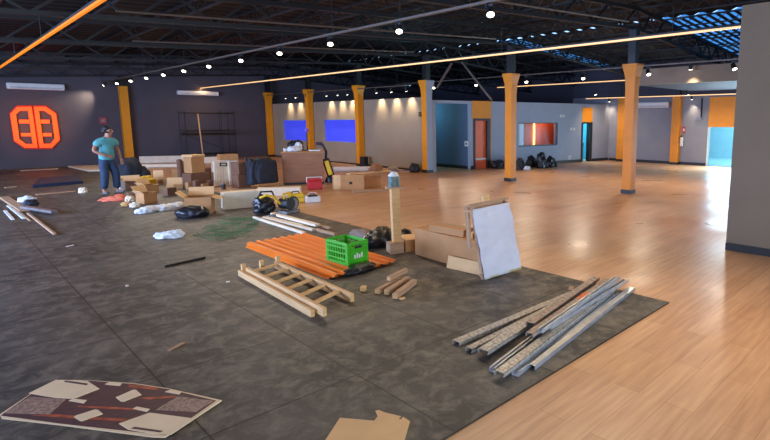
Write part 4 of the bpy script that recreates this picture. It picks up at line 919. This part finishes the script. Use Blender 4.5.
# ------------------------------------------------------------------ litter around the person
p = G(131, 180.5, MZ); b = MB(); b.blob((0, 0, .25), (.34, .3, .46), 141, .18, 1.8); b.blob((.3, 0, .15), (.24, .25, .3), 143, .2)
tag(b.build('tarp_bundle', BAGN, loc=p, smooth=True), 'big dark navy bundle on the floor right behind the person', 'bag')
LG = 'cardboard scraps beside the person'
def leaf(px, py, w, h, rz, tilt, m_, lab):
    p = G(px, py, MZ)+Vector((0, .12, 0)); t = thing('cardboard_leaf', lab, 'cardboard', (p.x, p.y, MZ), group=LG, rot=(tilt, 0, rz)); bx('leaf', m_, t, (0, 0, h/2), (w, .012, h)); bx('fold', KRAFT, t, (w*.2, -.02, .06), (w*.5, .012, .12), rot=(.4, 0, 0)); return t
leaf(160, 184.5, .26, .42, -.4, -.25, KRAFTL, 'upright pale cardboard leaf leaning among the scraps nearest the person')
leaf(176, 189, .4, .34, -.5, -.55, KRAFTL, 'pale cardboard leaf sloping against the heap of dark cartons')
leaf(178, 184.5, .2, .45, -.3, -.2, KRAFT, 'narrow upright cardboard leaf behind the sloping one')
carton(170, 195.5, .24, .2, .2, .3, 'small brown carton under the upright cardboard leaf', KRAFTD, group=LG)
carton(132, 189, .5, .3, .2, -.1, 'low brown carton just beside the person with rubbish around it', KRAFTD, group=LG, flaps=True)
carton(149, 192.5, .36, .28, .2, .4, 'open kraft carton in the rubbish between the person and the leaves', KRAFT, group=LG, flaps=True)
carton(147, 203, .34, .24, .24, .5, 'torn open kraft carton in front of the rubbish near the white sheeting', KRAFT, group=LG, flaps=True)
carton(137, 196.5, .3, .24, .12, -.4, 'flat torn brown carton at the edge of the rubbish', KRAFTD, group=LG)
p = G(122.5, 191.5, MZ); t = thing('white_canister', 'tall white canister standing at the feet of the person', 'canister', (p.x, p.y, MZ)); bx('body', WHITEP, t, (0, 0, .15), (.14, .12, .3), bevel=.02); b = MB(); b.tube((0, 0, .3), (0, 0, .35), .03, n=10); b.build('cap', KRAFT, t)
p = G(145, 186, MZ); b = MB(); b.blob((0, 0, .1), (.26, .2, .18), 151, .35); tag(b.build('yellow_bag', YEL, loc=(p.x, p.y, MZ), smooth=True), 'crumpled yellow bag on the rubbish beside the navy bundle', 'bag')
p = GM(114, 200.5); b = MB(); b.blob((0, 0, .03), (.3, .16, .07), 153, .35, 2.6); b.blob((.1, .08, .05), (.14, .1, .08), 155, .3); tag(b.build('orange_cloth', mat('salmon_cloth', (226, 116, 84), .85, var=.2, bump=.4), loc=p, smooth=True), 'salmon orange cloth crumpled on the floor at the feet of the person', 'cloth').rotation_euler.z = -.5
for i, (px, py, m_, r, nm) in enumerate(((83, 193, CREAM, (.1, .08, .09), 'cream paper ball on the mats near the feet of the person'), (130, 201, CREAM, (.1, .08, .08), 'cream paper scrap between the salmon cloth and the torn carton'), (135, 207, PALEP, (.1, .08, .07), 'pale paper scrap in front of the torn open carton'), (126, 206, PINE, (.09, .07, .06), 'tan paper scrap next to the pale one before the torn carton'))):
    p = GM(px, py); b = MB(); b.blob((0, 0, r[2]*.5), r, 161+i, .45, 3, sub=3); tag(b.build('paper_scrap', m_, loc=p), nm, 'paper', 'paper scraps around the person')
for i, (px, py, l) in enumerate(((176, 347, .16), (127, 286, .05), (228, 282, .04), (70, 246, .1))):
    p = GM(px, py); b = MB(); b.box((0, 0, .004), (l, .03, .008), (0, 0, .5+i)); tag(b.build('paper_chip', WHITEP if i else PINED, loc=p), ('thin tan splinter lying alone on the mats nearest the printed carton', 'tiny white chip on the bare mats below the scraps', 'tiny white chip on the mats beside the ladder', 'pale chip at the end of the long brown stick')[i], 'chip')

# ------------------------------------------------------------------ the person
def skin_obj(name, verts, edges, radii, m_, parent, root=0, sub=2, xr=None):
    me = bpy.data.meshes.new(name); me.from_pydata([Vector(v) for v in verts], edges, []); me.materials.append(m_)
    o = bpy.data.objects.new(name, me); COL.objects.link(o); o.parent = parent
    md = o.modifiers.new('skin', 'SKIN'); md.use_smooth_shade = True; md.branch_smoothing = .6
    d = me.skin_vertices[0].data if me.skin_vertices else None
    if d is None:
        bpy.context.view_layer.objects.active = o
        lay = me.attributes
    sv = me.skin_vertices[0].data
    for i, r in enumerate(radii):
        sv[i].radius = r if isinstance(r, tuple) else (r, r); sv[i].use_root = (i == root)
    s = o.modifiers.new('sub', 'SUBSURF'); s.levels = sub; s.render_levels = sub
    return o
p = GM(110, 193.5)
per = thing('person', 'person with short black hair in a teal t-shirt and dark jeans standing among the rubbish', 'person', (p.x, p.y, MZ), .34)
# x to the viewer's right, -y towards the camera
V = []; E_ = []; Rr = []
def add(co, r, par=None):
    V.append(co); Rr.append(r); i = len(V)-1
    if par is not None: E_.append((par, i))
    return i
pel = add((0, 0, .92), (.15, .11)); wst = add((.0, -.02, 1.05), (.14, .1), pel); che = add((.01, -.05, 1.25), (.17, .11), wst); ush = add((.02, -.06, 1.39), (.13, .09), che)
nk = add((.03, -.08, 1.47), (.055, .06), ush); hd0 = add((.05, -.11, 1.55), (.075, .085), nk); hd1 = add((.05, -.11, 1.63), (.085, .1), hd0); hd2 = add((.045, -.1, 1.7), (.07, .08), hd1)
ch_ = add((.09, -.17, 1.54), (.04, .03), hd0); ns = add((.125, -.195, 1.595), (.018, .018), hd1)
e1 = add((-.03, -.02-.06, 1.62), (.02, .012), hd1)
for s, el, wr, hb in ((-1, (-.33, -.06, 1.13), (-.16, -.2, 1.0), (-.08, -.22, .98)), (1, (.3, .0, 1.13), (.29, -.1, .91), (.285, -.14, .83))):
    sh = add((s*.19, -.05, 1.365), .06, ush); el_ = add(el, .046, sh); wr_ = add(wr, .034, el_); h_ = add(hb, (.04, .026), wr_)
    hv = (Vector(hb)-Vector(wr)).normalized(); side = hv.cross(Vector((0, 1, 0))).normalized()
    for k, ln in enumerate((.075, .085, .08, .062)):
        f0 = add(tuple(Vector(hb)+hv*.03+side*(k-1.5)*.02), .011, h_); f1 = add(tuple(Vector(hb)+hv*(.03+ln*.55)+side*(k-1.5)*.022+Vector((0, -.01, 0))), .009, f0); add(tuple(Vector(hb)+hv*(.03+ln)+side*(k-1.5)*.022+Vector((0, .01, 0))), .008, f1)
    t0 = add(tuple(Vector(wr)+hv*.03+side*.04), .012, h_); add(tuple(Vector(wr)+hv*.075+side*.055), .009, t0)
legs = {}
for s, kn, an, to in ((-1, (-.13, -.1, .5), (-.15, -.02, .08), (-.17, -.16, .04)), (1, (.13, -.12, .5), (.15, -.06, .08), (.2, -.19, .04))):
    hp = add((s*.095, 0, .86), .1, pel); k_ = add(kn, .065, hp); ca = add(tuple(Vector(kn).lerp(Vector(an), .35)), .058, k_); a_ = add(an, .042, ca); add(to, (.04, .03), a_)
skin_obj('body', V, E_, Rr, SKIN, per)
def chain(name, m_, pts, edges, radii, sub=2): return skin_obj(name, pts, edges, radii, m_, per, sub=sub)
chain('t_shirt', TEAL, [(0, 0, .82), (0, -.02, 1.02), (.01, -.05, 1.25), (.02, -.06, 1.385), (.025, -.075, 1.44), (-.19, -.05, 1.375), (-.29, -.056, 1.22), (.21, -.05, 1.375), (.285, -.03, 1.22)],
      [(0, 1), (1, 2), (2, 3), (3, 4), (3, 5), (5, 6), (3, 7), (7, 8)], [(.205, .15), (.2, .14), (.215, .145), (.165, .125), (.078, .078), .118, .098, .118, .098])
chain('jeans', DENIM, [(0, 0, 1.06), (0, 0, .92), (-.1, 0, .82), (-.13, -.1, .5), (-.15, -.03, .12), (.1, 0, .82), (.13, -.12, .5), (.15, -.07, .12)], [(0, 1), (1, 2), (2, 3), (3, 4), (1, 5), (5, 6), (6, 7)], [(.172, .13), (.18, .135), .125, .098, .085, .125, .098, .085])
for s, an, to in ((-1, (-.15, .0, .045), (-.18, -.22, .04)), (1, (.15, -.03, .045), (.22, -.25, .04))):
    chain('shoe', mat('grey_shoe', (120, 112, 112), .7), [an, tuple((Vector(an)+Vector(to))/2), to], [(0, 1), (1, 2)], [(.052, .045), (.055, .04), (.045, .035)])
b = MB(); b.blob((.03, -.07, 1.675), (.09, .105, .075), 171, .1, 3, sub=3, flat=False); b.blob((.01, -.04, 1.62), (.08, .075, .085), 173, .1, 3, sub=3, flat=False); b.build('hair', HAIR, per, smooth=True)
for dx in (-.028, .03):
    b = MB(); b.ball((.085+dx*.9, -.185+abs(dx+.03)*.3, 1.622), (.011, .008, .008), 2); b.build('eye', BLACK, per)
